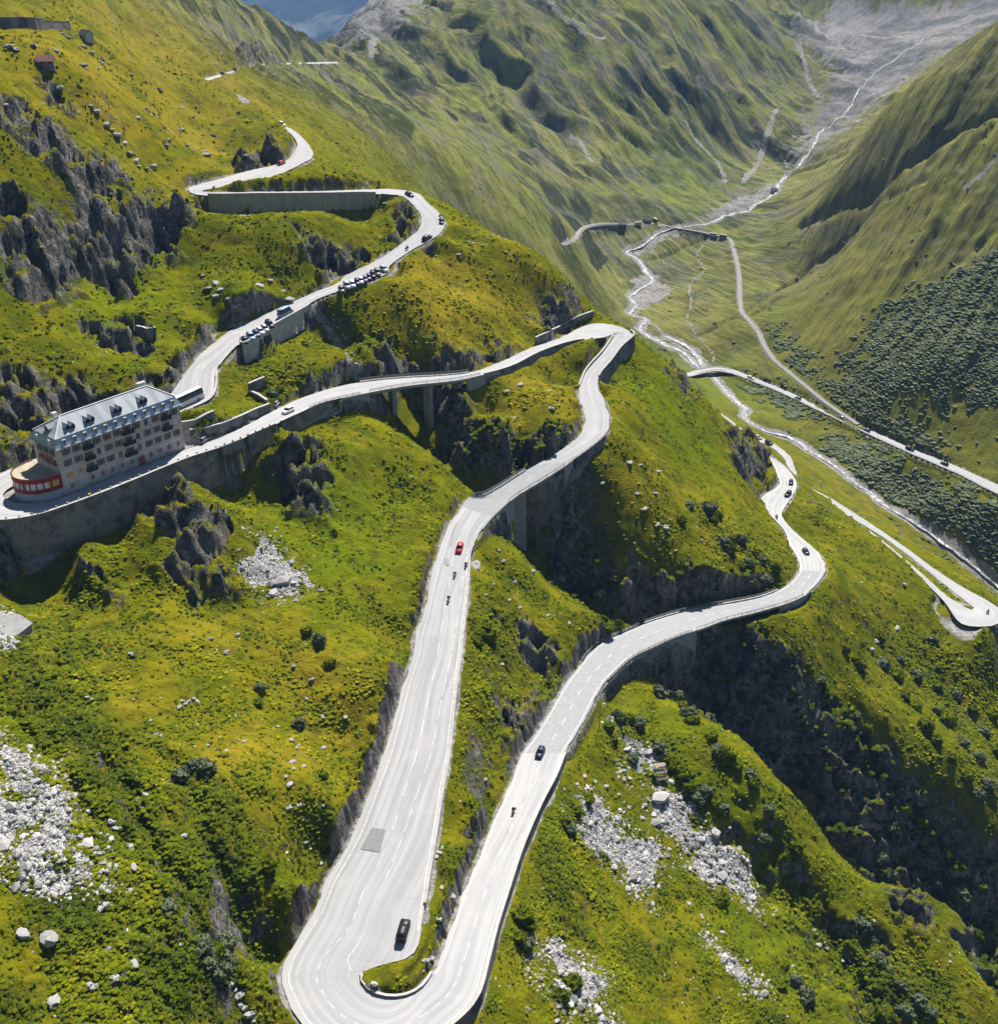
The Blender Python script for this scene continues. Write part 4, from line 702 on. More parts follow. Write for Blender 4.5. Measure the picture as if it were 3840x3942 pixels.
def wall_along(P, inward, h, th, par, name, mats, label, cope=True, follow=False, batter=.12, sink=1.0):
    """wall whose top follows P (raised by the parapet); inward=+1 keeps its body on the left of P. h: depth below P (number or list along the wall)"""
    n = len(P); t = np.gradient(P[:, :2], axis=0); t /= np.maximum(np.hypot(*t.T), 1e-6)[:, None]; nr = np.stack((-t[:, 1], t[:, 0]), -1) * inward
    hh = np.interp(np.linspace(0, 1, n), np.linspace(0, 1, len(h)), h) if hasattr(h, '__len__') else np.full(n, float(h))
    if follow: hh = np.maximum(.4, P[:, 2] - grid_at(GZ, P[:, 0] - nr[:, 0] * .8, P[:, 1] - nr[:, 1] * .8)) + sink
    V = []
    for j in range(n):
        o = np.array((*nr[j], 0)); p = P[j]; top = np.array((0, 0, par)); z = np.array((0, 0, hh[j]))
        V += [p - o * batter * hh[j] - z, p + top, p + o * th + top, p + o * th - z]
    F = []
    for j in range(n - 1):
        for c in range(4): F.append((j * 4 + c, j * 4 + (c + 1) % 4, j * 4 + 4 + (c + 1) % 4, j * 4 + 4 + c))
    F += [(3, 2, 1, 0), tuple((n - 1) * 4 + c for c in range(4))]
    if inward > 0: F = [f[::-1] for f in F]
    mb = MB(); mb.add(V, F); r = mb.build(name, mats[0])
    me = r.data; r.location = (0, 0, 0)
    if cope:
        cb = MB()
        for j in range(n - 1):
            A = [(np.array((*P[q][:2], P[q][2] + par)) + np.array((*nr[q], 0)) * w + np.array((0, 0, z))) for q in (j, j + 1) for (w, z) in ((-.08, .01), (th + .08, .01), (th + .08, .16), (-.08, .16))]
            cb.add(A, [(0, 1, 5, 4), (1, 2, 6, 5), (2, 3, 7, 6), (3, 0, 4, 7), (0, 3, 2, 1), (4, 5, 6, 7)])
        cb.build("coping", mats[1], r)
    tag(r, label, "wall"); return r
WM = (m_wall, m_cope); WD = (m_wallD, m_cope)
# inward: body on the road side.  Left edges run with the road on their right (inward -1), right edges with the road on their left (+1)
P1 = np.r_[edge('main', 'L', 41.2, 45.9, .35), edge('down', 'R', .6, 1.9, .35)]
# the tall wall under the hotel terrace, then its arched stretch
wall_along(P1, -1, 14.5, .45, .35, "retaining_wall", WM, "tall curved grey masonry wall holding up the road in front of the hotel", batter=.06)
P2 = edge('down', 'R', 1.9, 2.75, .35, step=.5)
def arcade(P, bays, name, label):
    """masonry arcade: piers, arches, spandrels and the dark recess behind them"""
    n = len(P) - 1; ln = np.r_[0, np.cumsum(np.hypot(*np.diff(P[:, :2], axis=0).T))]; T = ln[-1]; e = (P[-1] - P[0]); e[2] = 0; e /= np.linalg.norm(e); o = np.array((-e[1], e[0], 0.))
    def at(s, d, z): p = np.array([np.interp(s, ln, P[:, k]) for k in range(3)]); return p + o * d + np.array((0, 0, z))
    mb = MB(); w = T / bays; H = 9.5; pw = .55; hs = 3.0; r = (w - 2 * pw) / 2; N_ = 8
    for k in range(bays):
        s0 = k * w; pts = [(s0 + pw, -H), (s0 + pw, -hs)] + [(s0 + w / 2 - r * math.cos(math.pi * q / N_), -hs + r * math.sin(math.pi * q / N_)) for q in range(1, N_)] + [(s0 + w - pw, -hs), (s0 + w - pw, -H)]
        mb.add([at(s0, -.3, -H), at(s0 + pw, -.3, -H), at(s0 + pw, -.3, .3), at(s0, -.3, .3)], [(0, 1, 2, 3)]); mb.add([at(s0 + w - pw, -.3, -H), at(s0 + w, -.3, -H), at(s0 + w, -.3, .3), at(s0 + w - pw, -.3, .3)], [(0, 1, 2, 3)])
        for (a, za), (c, zc) in zip(pts[1:-2], pts[2:-1]): mb.add([at(a, -.3, za), at(c, -.3, zc), at(c, -.3, .3), at(a, -.3, .3)], [(0, 1, 2, 3)])
        for (a, za), (c, zc) in zip(pts[:-1], pts[1:]): mb.add([at(a, -.3, za), at(c, -.3, zc), at(c, 2.2, zc), at(a, 2.2, za)], [(3, 2, 1, 0)])
        mb.add([at(s0, 2.2, -H), at(s0 + w, 2.2, -H), at(s0 + w, 2.2, 0), at(s0, 2.2, 0)], [(0, 1, 2, 3)])
    mb.add([at(0, -.3, .3), at(T, -.3, .3), at(T, .1, .3), at(0, .1, .3)], [(0, 1, 2, 3)]); mb.add([at(0, .1, .3), at(T, .1, .3), at(T, .1, -.4), at(0, .1, -.4)], [(0, 1, 2, 3)])
    for s in (0, T): mb.add([at(s, -.31, -H), at(s, 2.2, -H), at(s, 2.2, 0), at(s, -.31, .3)], [(0, 1, 2, 3)])
    r_ = mb.build(name, m_wall); tag(r_, label, "wall")
    cb = MB()
    for k in range(bays + 1):
        s = min(max(k * w, .3), T - .3); cb.add([at(s - .35, -.75, -H), at(s + .35, -.75, -H), at(s + .35, -.29, -H), at(s - .35, -.29, -H), at(s - .3, -.42, -.6), at(s + .3, -.42, -.6), at(s + .3, -.29, -.6), at(s - .3, -.29, -.6)], [(0, 1, 5, 4), (1, 2, 6, 5), (3, 0, 4, 7), (4, 5, 6, 7)])
    cb.build("buttress", m_wall, r_); return r_
arcade(P2, 3, "arcade_wall", "masonry road wall with three dark round arches past the hotel")
wall_along(edge('down', 'R', 2.75, 3.5, .35), 1, 6, .45, .35, "retaining_wall", WM, "stone road wall just past the arches, above a green rocky knoll")
wall_along(edge('down', 'R', 3.5, 5.3, .35), 1, [5, 6, 5, 3], .45, .3, "retaining_wall", WM, "stone road wall below the white car near the hotel, wedge shaped")
wall_along(edge('main', 'L', 10.6, 14.3, .4), -1, 9.5, .4, .9, "retaining_wall", (m_conc, m_cope), "long plain grey concrete wall below the upper hairpin", batter=.06)
wall_along(edge('main', 'L', 14.3, 15.6, .4), -1, [2.2, 1.8, 1.2], .4, .3, "retaining_wall", WD, "low dark wall at the upper bend, right of the long concrete wall")
wall_along(edge('main', 'R', 27.3, 30.45, .35), 1, [4, 7, 9, 10, 10, 10], .45, .6, "retaining_wall", (m_concW, m_cope), "pale masonry wall under the roadside car park with a square end", batter=.06)
d = RD['main']; j = int(np.argmin(abs(d['i'] - 30.45))); a_, c_ = d['R'][j] + 0, d['R'][j] + (d['L'][j] - d['R'][j]) * .42
wall_along(np.linspace(a_, c_, 8), 1, 6.5, .45, .6, "retaining_wall", WD, "dark square end wall of the roadside car park")
wall_along(edge('main', 'R', 33, 34.6, .3), 1, 2.5, .35, .35, "retaining_wall", WM, "low stone wall edging the road behind the hotel's far end")
wall_along(edge('down', 'R', 9.0, 12.8, .3), 1, [3, 3.5, 4, 4, 3, 2], .4, .35, "retaining_wall", WD, "dark wall under the upper leg of the valley-side hairpin")
wall_along(edge('down', 'R', 16.6, 20.6, .3), 1, [4, 7, 7, 6, 4], .45, .6, "retaining_wall", WD, "curved dark wall on the grassy inner side of the valley-side hairpin")
wall_along(edge('down', 'L', 15.9, 20.4, .3), -1, [6, 9, 8.5, 7, 5], .45, .6, "retaining_wall", WD, "dark outer wall of the valley-side hairpin facing the valley floor")
wall_along(edge('down', 'L', 24.6, 27.2, .3), -1, [1.5, 3, 3, 2], .4, .3, "retaining_wall", WD, "short dark wall under the outer edge just above the middle bridge")
wall_along(edge('down', 'R', 51.5, 62.2, .3), 1, [2, 3.6, 4.2, 4.4, 4.2, 4, 3.6, 2.8], .45, .25, "retaining_wall", WD, "long dark rubble wall under the right edge of the lowest straight")
wall_along(edge('down', 'L', 33.2, 43.9, .3), -1, 2.6, .4, .32, "roadside_parapet", (m_concW, m_concW), "low pale parapet along the right edge of the wide straight", batter=.03)
wall_along(edge('down', 'L', 46.6, 55, .25), -1, .6, .35, .35, "kerb_wall", (m_wallD, m_cope), "low dark kerb wall round the grass island of the front hairpin", batter=0)
def ground_wall(pts, h, name, mats, label, th=.6, sink=1.2, cope=True):
    Q = np.array([hit(*p) for p in pts]); ln = np.r_[0, np.cumsum(np.hypot(*np.diff(Q[:, :2], axis=0).T))]; s = np.linspace(0, ln[-1], max(3, int(ln[-1] / 1.2))); P = np.stack([np.interp(s, ln, Q[:, k]) for k in range(3)], -1); P[:, 2] = np.convolve(np.pad(P[:, 2], 3, 'edge'), np.ones(7) / 7, 'valid') + h
    return wall_along(P, 1, h + sink, th, 0, name, mats, label, cope=cope, batter=.06)
ground_wall([(2063, 1327), (2110, 1302), (2160, 1280), (2215, 1246), (2283, 1222)], 2.6, "retaining_wall", WD, "curved stone wall below the rockfall above the valley-side hairpin")
ground_wall([(700, 1660), (760, 1634), (826, 1606)], 1.9, "stone_wall", WD, "short upper terrace wall beside the hotel's far gable")
ground_wall([(735, 1686), (800, 1672), (852, 1662), (930, 1630), (1000, 1596), (1042, 1584)], 2.2, "stone_wall", WD, "long rubble wall on the uphill roadside past the hotel")
ground_wall([(958, 1514), (990, 1538), (1026, 1562)], 1.4, "stone_wall", WM, "thin pale wall running down to the white car by the hotel")
ground_wall([(962, 1512), (990, 1497), (1022, 1482)], 2.6, "stone_wall", WD, "dark short wall above the parked car, right of the grass terrace")
ground_wall([(528, 1296), (566, 1299), (606, 1303)], 3.2, "retaining_wall", WD, "dark square wall on the small crag above the road behind the hotel")
ground_wall([(0, 106), (50, 106), (100, 105)], 3.4, "snow_wall", (m_wallD, m_wall), "grey wall panel at the left end of the top left barrier", sink=2)
ground_wall([(101, 108), (140, 112), (176, 113)], 3.8, "snow_wall", (m_wallD, m_cope), "dark middle panel of the top left barrier", sink=3)
ground_wall([(177, 112), (225, 113), (273, 111)], 2.8, "snow_wall", (m_wallD, m_wall), "grey wall panel at the right end of the top left barrier", sink=2)

# ------------------------------------------------------------------ bridges
def railing(name, P, label=None, parent=None, h=1.0, mat=None):
    mat = mat or m_rail; mb = MB(); n = len(P)
    for j in range(n - 1):
        for z in (.35, .68, h): mb.beam(P[j] + (0, 0, z), P[j + 1] + (0, 0, z), .07, .09)
    for j in range(n): mb.beam(P[j] - (0, 0, .1), P[j] + (0, 0, h), .10, .10)
    o = mb.build(name, mat, parent)
    if label: tag(o, label, "guard rail")
    return o
def bridge(k, a, c, piers, label, thick=1.3, pw=(1.4, 3.6), walls=()):
    d = RD[k]; m = (d['i'] >= a) & (d['i'] <= c); L, Rr = d['L'][m], d['R'][m]; n = len(L); root = empty("road_bridge", tuple(d['C'][m][0])); off = np.array(root.location)
    v = L - Rr; v[:, 2] = 0; v /= np.hypot(v[:, 0], v[:, 1])[:, None]; L = L + v * .55; Rr = Rr - v * .55
    V = []
    for j in range(n):
        ins = v[j] * 1.3
        V += [L[j] - (0, 0, .06) - off, Rr[j] - (0, 0, .06) - off, Rr[j] - (0, 0, .5) - off, Rr[j] + ins - (0, 0, thick) - off, L[j] - ins - (0, 0, thick) - off, L[j] - (0, 0, .5) - off]
    F = [(j * 6 + q, j * 6 + (q + 1) % 6, j * 6 + 6 + (q + 1) % 6, j * 6 + 6 + q) for j in range(n - 1) for q in range(6)] + [tuple(range(6))[::-1], tuple((n - 1) * 6 + q for q in range(6))]
    mb = MB(); mb.add(V, F); mb.build("deck", m_conc, root)
    for E, s in ((L, -1), (Rr, 1)):
        kb = MB()
        for j in range(n - 1):
            A = [E[q] - off + v[q] * s * w + np.array((0, 0, z)) for q in (j, j + 1) for w, z in ((-.05, -.04), (.42, -.04), (.42, .26), (-.05, .26))]
            kb.add(A, [(0, 1, 5, 4), (1, 2, 6, 5), (2, 3, 7, 6), (3, 0, 4, 7)])
        kb.build("kerb", m_cope, root); railing("railing", (E + v * s * .2 - off + np.array((0, 0, .26)))[::2], parent=root, h=.95)
    for i in piers:
        j = int(np.argmin(abs(d['i'][m] - i))); cpt = (L[j] + Rr[j]) / 2; t = np.array((-v[j][1], v[j][0], 0)); g = min(grid_at(GZ, cpt[0], cpt[1]), grid_at(GZ, cpt[0] + v[j][0] * 3, cpt[1] + v[j][1] * 3), grid_at(GZ, cpt[0] - v[j][0] * 3, cpt[1] - v[j][1] * 3)) - 2.5; pb = MB()
        for z0, z1, f0, f1 in ((g, cpt[2] - thick - .9, 1.12, 1), (cpt[2] - thick - .9, cpt[2] - thick + .02, 1.25, 1.5)):
            A = [np.array((*(cpt + v[j] * sx * pw[1] / 2 * f + t * sy * pw[0] / 2 * f)[:2], z)) - off for z, f in ((z0, f0), (z1, f1)) for sx, sy in ((-1, -1), (1, -1), (1, 1), (-1, 1))]
            pb.add(A, [(3, 2, 1, 0), (4, 5, 6, 7), (0, 1, 5, 4), (1, 2, 6, 5), (2, 3, 7, 6), (3, 0, 4, 7)])
        pb.build("pier", m_conc, root)
    for sd, e0, e1, hh in walls:
        P = edge(k, sd, e0, e1, .4) - off; w = wall_along(P, 1 if sd == 'R' else -1, hh, .5, .1, "abutment_wall", (m_conc, m_cope), None, cope=False, batter=.05); w.parent = root
        if 'category' in w: del w['category']
    tag(root, label, "bridge"); return root
bridge('down', 6.2, 8.95, [6.75, 7.45, 8.1], "grey road bridge over the shaded ravine, nearest to the hotel", walls=(('R', 8.2, 9.6, [6, 5, 2]), ('R', 5.5, 6.3, [2, 3.5, 4])))
bridge('down', 27.6, 30.8, [28.1, 29.0, 29.9], "short road bridge at the top of the wide straight, over the dark ravine", walls=(('L', 30.2, 32.3, [7, 6, 3]), ('L', 27.1, 27.9, [2, 4, 5])))
bridge('down', 70.8, 75.7, [71.4, 72.4, 73.4, 74.4], "long curved road bridge over the deep gorge", walls=(('R', 66.5, 70.9, [3.5, 6, 7.5, 7]), ('R', 74.6, 76, [6, 4, 2])))
bridge('valley', 8.2, 10.6, [8.9, 9.8], "small road bridge over the river on the valley floor", thick=.9)
railing("guard_rail", edge('down', 'R', 62.4, 70.7, .45, step=2.2), "dark guard rail on the outer edge below the gorge bridge"); railing("guard_rail", edge('down', 'L', 67.5, 70.7, .45, step=2.2), "dark guard rail on the uphill edge just before the gorge bridge")
railing("guard_rail", edge('down', 'R', 75.8, 78, .45, step=2.2), "dark guard rail on the inside of the bend after the gorge bridge"); railing("guard_rail", edge('down', 'R', 4.2, 6.1, .5, step=2.2), "dark guard rail on the approach to the bridge nearest the hotel"); railing("guard_rail", edge('down', 'L', 22.4, 27.5, .45, step=2.2), "dark guard rail on the outer bend above the middle bridge")
railing("guard_rail", edge('valley', 'L', 1, 8.1, .5, step=5), "thin guard rail along the valley road", mat=m_steel)
# ------------------------------------------------------------------ the hotel
hrot = math.atan2(HE[1], HE[0])
hotel = empty("mountain_hotel", (HA[0], HA[1], -126.1), hrot)
tag(hotel, "long four-storey hotel with silver mansard roof on the road bend", "hotel")
m_stuc, nt = new_mat("weathered_stucco"); b = NB(nt); pos = b.n('ShaderNodeTexCoord').outputs['Object']; n1 = b.noise(pos, .35, 6, .7); n2_ = b.noise(b.mapping(pos, (1, 1, .15)), 1.1, 5, .7); sx = b.n('ShaderNodeSeparateXYZ'); b.lk(pos, sx.inputs[0])
c = b.mix(b.ramp(n1, .32, .68), (.47, .42, .38), (.64, .585, .535)); c = b.mix(b.math('MULTIPLY', b.ramp(n2_, .48, .7), .5), c, (.33, .285, .25)); c = b.mix(b.ramp(b.math('ADD', sx.outputs[2], b.math('MULTIPLY', n1, 1.6)), 3.6, 2.9), c, b.mix(b.ramp(n1, .35, .65), (.32, .30, .275), (.48, .455, .425))); b.out(c, .92, n1, .1, .3, .05)
m_metal, nt = new_mat("sheet_metal_roof"); b = NB(nt); pos = b.n('ShaderNodeTexCoord').outputs['Object']; sx = b.n('ShaderNodeSeparateXYZ'); b.lk(pos, sx.inputs[0])
wv = b.math('PINGPONG', sx.outputs[0], .3); n1 = b.noise(pos, .5, 5, .65); pan = b.noise(b.mapping(pos, (.42, .05, .05)), 1., 2, .5)
c = b.mix(b.ramp(pan, .42, .58), (.22, .25, .285), (.345, .37, .40)); c = b.mix(b.math('MULTIPLY', b.ramp(n1, .5, .75), .35), c, (.16, .18, .20)); c = b.mix(b.ramp(wv, .03, .0), c, (.30, .32, .34)); b.out(c, .62, None, .3)
m_mans, nt = new_mat("mansard_sheet_metal"); b = NB(nt); pos = b.n('ShaderNodeTexCoord').outputs['Object']; n1 = b.noise(b.mapping(pos, (1.2, 1.2, .2)), 1., 5, .65); b.out(b.mix(b.ramp(n1, .35, .65), (.30, .38, .46), (.42, .50, .57)), .45, None, .5, Metallic=.4)
m_blue = flat_mat("blue_eave_paint", (.10, .26, .50), .5, .4, .25, 1.); m_frame = flat_mat("window_frame_grey", (.50, .46, .42), .7, .3, .2, 3.); m_glass = flat_mat("window_glass", (.025, .03, .035), .12, .6); m_shut = flat_mat("faded_shutter", (.17, .12, .10), .8, .2, .3, 2.); m_shut2 = flat_mat("rust_red_shutter", (.24, .06, .045), .8, .2, .3, 2.); m_board = flat_mat("orange_board", (.55, .30, .11), .8, .2, .2, 1.); m_white = flat_mat("white_curtain", (.60, .60, .60), .8, .2, .1, 2.); m_bal = flat_mat("dark_balcony_iron", (.03, .035, .035), .6, .3); m_red = flat_mat("red_band", (.24, .02, .022), .6, .3, .2, .8); m_cream = flat_mat("cream_roof_felt", (.40, .34, .24), .9, .2, .18, .5); m_yel = flat_mat("yellow_curtain", (.55, .36, .08), .8, .2, .15, 2.); m_darkwin = flat_mat("dark_opening", (.02, .02, .022), .5, .3)
LH, DH, EH, MH, RH = 35.3, 10.2, 12.1, 14.35, 17.7
mb = MB(); mb.box(0, LH, 0, DH, -1.5, EH); mb.build("wall", m_stuc, hotel)
mb = MB()
for z in (3.35, 6.4, 9.3): mb.box(-.10, LH + .1, -.10, DH + .1, z - .09, z + .09)
for x in (0, LH): mb.box(x - .12, x + .12, -.13, .35, -1.2, EH - .1)
mb.build("string_course", m_frame, hotel)
mb = MB(); mb.box(-.62, LH + .62, -.62, DH + .62, EH, EH + .22); mb.build("eave", m_blue, hotel)
mb = MB(); o_, i_ = .55, .5; zz0, zz1 = EH + .23, MH
V = [(-o_, -o_, zz0), (LH + o_, -o_, zz0), (LH + o_, DH + o_, zz0), (-o_, DH + o_, zz0), (i_, i_, zz1), (LH - i_, i_, zz1), (LH - i_, DH - i_, zz1), (i_, DH - i_, zz1)]
mb.add(V, [(0, 1, 5, 4), (1, 2, 6, 5), (2, 3, 7, 6), (3, 0, 4, 7)]); mans = mb.build("mansard_roof", m_mans, hotel)
mb = MB(); a_ = .3; V = [(a_, a_, MH + .06), (LH - a_, a_, MH + .06), (LH - a_, DH - a_, MH + .06), (a_, DH - a_, MH + .06), (5.3, DH / 2, RH), (LH - 5.3, DH / 2, RH)]
mb.add(V, [(0, 1, 5, 4), (2, 3, 4, 5), (3, 0, 4), (1, 2, 5), (3, 2, 1, 0)]); roof = mb.build("roof", m_metal, hotel)
mb = MB()
for p, q in ((V[4], V[5]), (V[0], V[4]), (V[3], V[4]), (V[1], V[5]), (V[2], V[5])): mb.beam(np.array(p) + (0, 0, .05), np.array(q) + (0, 0, .05), .3, .14)
mb.build("ridge_cap", m_white, roof)
mb = MB()
mb.box(-.6, LH + .6, -.78, -.63, EH + .06, EH + .18); mb.build("gutter", m_white, hotel)
slope = (RH - MH) / (DH / 2 - .3)
def dormer(x, y0, w, h, dirn='front'):
    """gabled roof dormer facing the valley (front) or the annex (end)"""
    mb = MB(); L_ = h / slope + .3
    P = [(-w / 2, 0, 0), (w / 2, 0, 0), (w / 2, 0, h * .55), (0, 0, h), (-w / 2, 0, h * .55)]
    V = [(p[0], 0, p[2]) for p in P] + [(p[0], L_, p[2]) for p in P]; mb.add(V, [(0, 1, 2, 3, 4)], 1); mb.add(V, [(1, 6, 7, 2), (0, 4, 9, 5)], 2); mb.add([(-w / 2 - .18, -.2, h * .5), (0, -.2, h + .06), (0, L_, h + .06), (-w / 2 - .18, L_, h * .5), (w / 2 + .18, -.2, h * .5), (w / 2 + .18, L_, h * .5)], [(0, 1, 2, 3), (1, 4, 5, 2)], 0)
    o = mb.build("dormer", [m_metal, m_darkwin, m_mans], roof); o.location = (x, y0, MH + .06 + slope * max(0, (y0 - a_)) - .12) if dirn == 'front' else (y0, x, MH + .06 + (RH - MH) / 5.0 * max(0, (y0 - a_)) - .12)
    if dirn == 'end': o.rotation_euler = (0, 0, -math.pi / 2)
    return o
for x in (4.6, 6.0, 10.0, 11.4, 17.8, 19.2, 25.4, 26.7): dormer(x, 1.35 if x not in (4.6,) else 1.5, 1.15, 1.55)
dormer(DH / 2, 1.3, 1.9, 1.6, 'end')
mb = MB(); mb.box(5.0, 6.2, DH - 2.5, DH - 1.5, MH + .6, RH - .1); mb.build("chimney", m_cope, roof); mb = MB(); mb.box(29.2, 31.6, DH - 2.8, DH - 1.7, MH + .8, RH + .1); mb.build("chimney", m_cope, roof)
# windows: one mesh per look, shared by its copies
def win_mesh(pane, shut, w=.95, h=1.55):
    mb = MB(); mb.box(-w / 2 - .14, w / 2 + .14, -.10, .04, -.14, h + .14, 0); mb.box(-w / 2, w / 2, -.115, -.02, 0, h, 1); mb.box(-.04, .04, -.13, -.02, 0, h, 0); mb.box(-w / 2 - .22, w / 2 + .22, -.22, .02, -.24, -.13, 0)
    if shut is not None:
        for s in (-1, 1): x = s * (w / 2 + .36); mb.box(x - .24, x + .24, -.15, -.03, 0, h, 2)
    return mb, [m_frame, pane, shut or m_frame]
KINDS = [(m_glass, None), (m_glass, m_shut), (m_darkwin, m_shut), (m_shut2, None), (m_white, None), (m_glass, m_shut2), (m_shut, None)]
PROT = {}
def window(k, loc, rz=0., sc=1.):
    if k not in PROT: mb, mats = win_mesh(*KINDS[k]); o = mb.build("window", mats, hotel); PROT[k] = o
    else: o = PROT[k].copy(); COL.objects.link(o); o.parent = hotel
    o.location = loc; o.rotation_euler = (0, 0, rz); o.scale = (1, 1, sc); return o
XB = np.linspace(2.2, LH - 1.8, 12)
rr = random.Random(4)
for f, z in enumerate((1.15, 4.1, 7.1, 9.95)):
    for j, x in enumerate(XB):
        if (f == 0 and j in (1, 7)): continue
        if f == 1 and j in (0, 1): continue
        if f > 0 and j in (2, 6, 10): k = 2
        elif f == 0: k = rr.choice([3, 6, 3, 6, 2])
        elif f == 1: k = rr.choice([3, 6, 5, 0, 2])
        else: k = rr.choice([0, 1, 1, 2, 0, 5] if j < 7 else [0, 4, 1, 0, 2])
        window(k, (x, -.02, z), 0, .8 if f == 0 else 1.)
for f, z in enumerate((7.2, 9.9)):
    for j, y in enumerate((2.2, 4.9, 7.6)): window(rr.choice([1, 2, 5]), (-.02, y, z), -math.pi / 2)
    for j, y in enumerate((2.2, 5.1, 8.0)): window(rr.choice([0, 1]), (LH + .02, y, z), math.pi / 2)
for f, z in enumerate((4.1, 7.1, 9.95)):
    for x in XB[::2]: window(rr.choice([0, 1]), (x, DH + .02, z), math.pi)
mb = MB(); mb.box(-.55, .55, -.12, .03, 0, 1.5)
for i, x in enumerate((2.2, 5.1)): o = mb.build("boarded_window", m_board, hotel); o.location = (x, 0, 4.0); o.scale = (1.3, 1, .8); o['label'] = "window closed with a bright orange board"
mb = MB(); mb.box(-.9, .9, -.14, .03, 0, 2.3); o = mb.build("door", m_shut2, hotel); o.location = (XB[7], 0, -.1)
for j in (2, 6, 10):
    for f, z in enumerate((3.9, 6.85, 9.75)):
        if j == 10 and f == 0: continue
        mb = MB(); x0, x1 = (-1.3, 1.3) if j != 6 else (-1.7, 1.5); mb.box(x0, x1, -1.05, -.02, -.16, 0); 
        for s in np.arange(x0, x1 + .01, .2): mb.box(s - .03, s + .03, -1.03, -.98, 0, .95)
        mb.box(x0, x1, -1.05, -.96, .92, 1.0); mb.box(x0, x1, -1.03, -.98, .0, .5)
        for s in (x0, x1): mb.box(s - .03, s + .03, -1.05, -.1, .92, 1.0); mb.box(s - .03, s + .03, -1.03, -.1, 0, .6)
        o = mb.build("balcony", m_bal, hotel); o.location = (XB[j], 0, z)
for x in XB: mb = MB(); mb.box(-.42, .42, -.32, .5, 0, 1.25, 0); mb.box(-.28, .28, -.34, -.30, .15, 1.1, 1); o = mb.build("mansard_window", [m_frame, m_shut], mans); o.location = (x, .02, EH + .55)
for y in (2.4, 7.6): mb = MB(); mb.box(-.32, .5, -.42, .42, 0, 1.25, 0); mb.box(-.34, -.30, -.28, .28, .15, 1.1, 1); o = mb.build("mansard_window", [m_white, m_white], mans); o.location = (.02, y, EH + .6)
cu = bpy.data.curves.new("lettering", 'FONT'); cu.body = "BELVEDERE"; cu.size = 1.25; cu.extrude = .05; cu.align_x = 'CENTER'
tx = bpy.data.objects.new("lettering_curve", cu); COL.objects.link(tx); bpy.context.view_layer.update(); me = bpy.data.meshes.new_from_object(tx.evaluated_get(bpy.context.evaluated_depsgraph_get())); bpy.data.objects.remove(tx)
o = bpy.data.objects.new("lettering", me); COL.objects.link(o); me.materials.clear(); me.materials.append(flat_mat("red_letters", (.52, .07, .05), .6)); o.parent = hotel; o.location = (-.12, 4.9, 9.02 - .55 + .35); o.rotation_euler = (math.pi / 2, 0, -math.pi / 2); o.scale = (.86, .72, 1)
# rounded two-storey annex at the near end
def bow(n, a, bq, cy): return [(-a * math.sin(math.pi * q / n) ** .8, cy - bq * math.cos(math.pi * q / n)) for q in range(n + 1)]
AN = bow(28, 8.4, 6.2, 6.4)
ann = MB(); ann.prism([(.0, p[1]) if i in (0, 28) else p for i, p in enumerate(AN)], -1.5, 2.1, 0); annex = ann.build("annex_ground_floor", m_stuc, hotel)
def band(name, z0, z1, mat, out=.0, parent=hotel, n=28, mats=None, pick=None):
    B = bow(n, 8.4 + out, 6.2 + out, 6.4); mb = MB()
    for q in range(n): mb.add([(*B[q], z0), (*B[q + 1], z0), (*B[q + 1], z1), (*B[q], z1)], [(3, 2, 1, 0)], pick(q) if pick else 0)
    return mb.build(name, mats or mat, parent)
band("lower_red_band", 2.1, 3.1, m_red, .12); band("upper_red_band", 4.7, 5.9, m_red, .12)
rq = random.Random(2); pk = [0 if q % 4 == 0 else (3 if q < 6 else rq.choice([1, 1, 1, 2])) for q in range(56)]
band("glazed_gallery", 3.1, 4.7, None, .02, n=56, mats=[m_red, m_white, m_glass, m_yel], pick=lambda q: pk[q])
band("annex_window_row", .4, 1.8, None, .05, n=42, mats=[m_stuc, flat_mat("grey_blue_shutter", (.30, .36, .44), .7), m_darkwin], pick=lambda q: 0 if q % 3 == 0 else (1 if q < 26 else (2 if q in (28, 29, 31) else 0)))
mb = MB(); B0 = bow(28, 8.4, 6.2, 6.4); mb.add([(*p, 5.55) for p in B0], [tuple(range(29))[::-1]]); mb.build("flat_roof", m_cream, hotel)
band("parapet_cap", 5.9, 5.98, m_cream, .1); band("parapet_inner_face", 5.55, 5.95, m_cream, -.12)
# ------------------------------------------------------------------ vehicles
def paint(name, col, metal=.0): return flat_mat(name, col, .42, .3, .0, 1., metal)
PAINTS = {n: paint(n + "_car_paint", c) for n, c in dict(white=(.72, .72, .72), black=(.012, .013, .016), silver=(.42, .44, .46), grey=(.13, .14, .15), blue=(.03, .06, .22), red=(.40, .02, .03), lightblue=(.28, .38, .48), purple=(.22, .10, .30), navy=(.015, .02, .06)).items()}
m_cglass = flat_mat("car_glass", (.015, .02, .025), .08, .7); m_tyr = flat_mat("black_rubber", (.018, .018, .018), .9, .1); m_rim = flat_mat("wheel_rim", (.35, .35, .36), .35, .5); m_lamp = flat_mat("headlamp", (.75, .75, .72), .15, .6); m_tail = flat_mat("tail_lamp", (.35, .01, .01), .25, .5); m_trim = flat_mat("black_plastic", (.03, .03, .03), .7, .2)
def loft(secs, mi=None, close=True):
    """secs: cross-sections (lists of equal length) -> faces"""
    n = len(secs[0]); V = [p for s in secs for p in s]; F = [(a * n + q, a * n + (q + 1) % n, a * n + n + (q + 1) % n, a * n + n + q) for a in range(len(secs) - 1) for q in range(n)]; F += [tuple(range(n))[::-1], tuple((len(secs) - 1) * n + q for q in range(n))]; return V, F
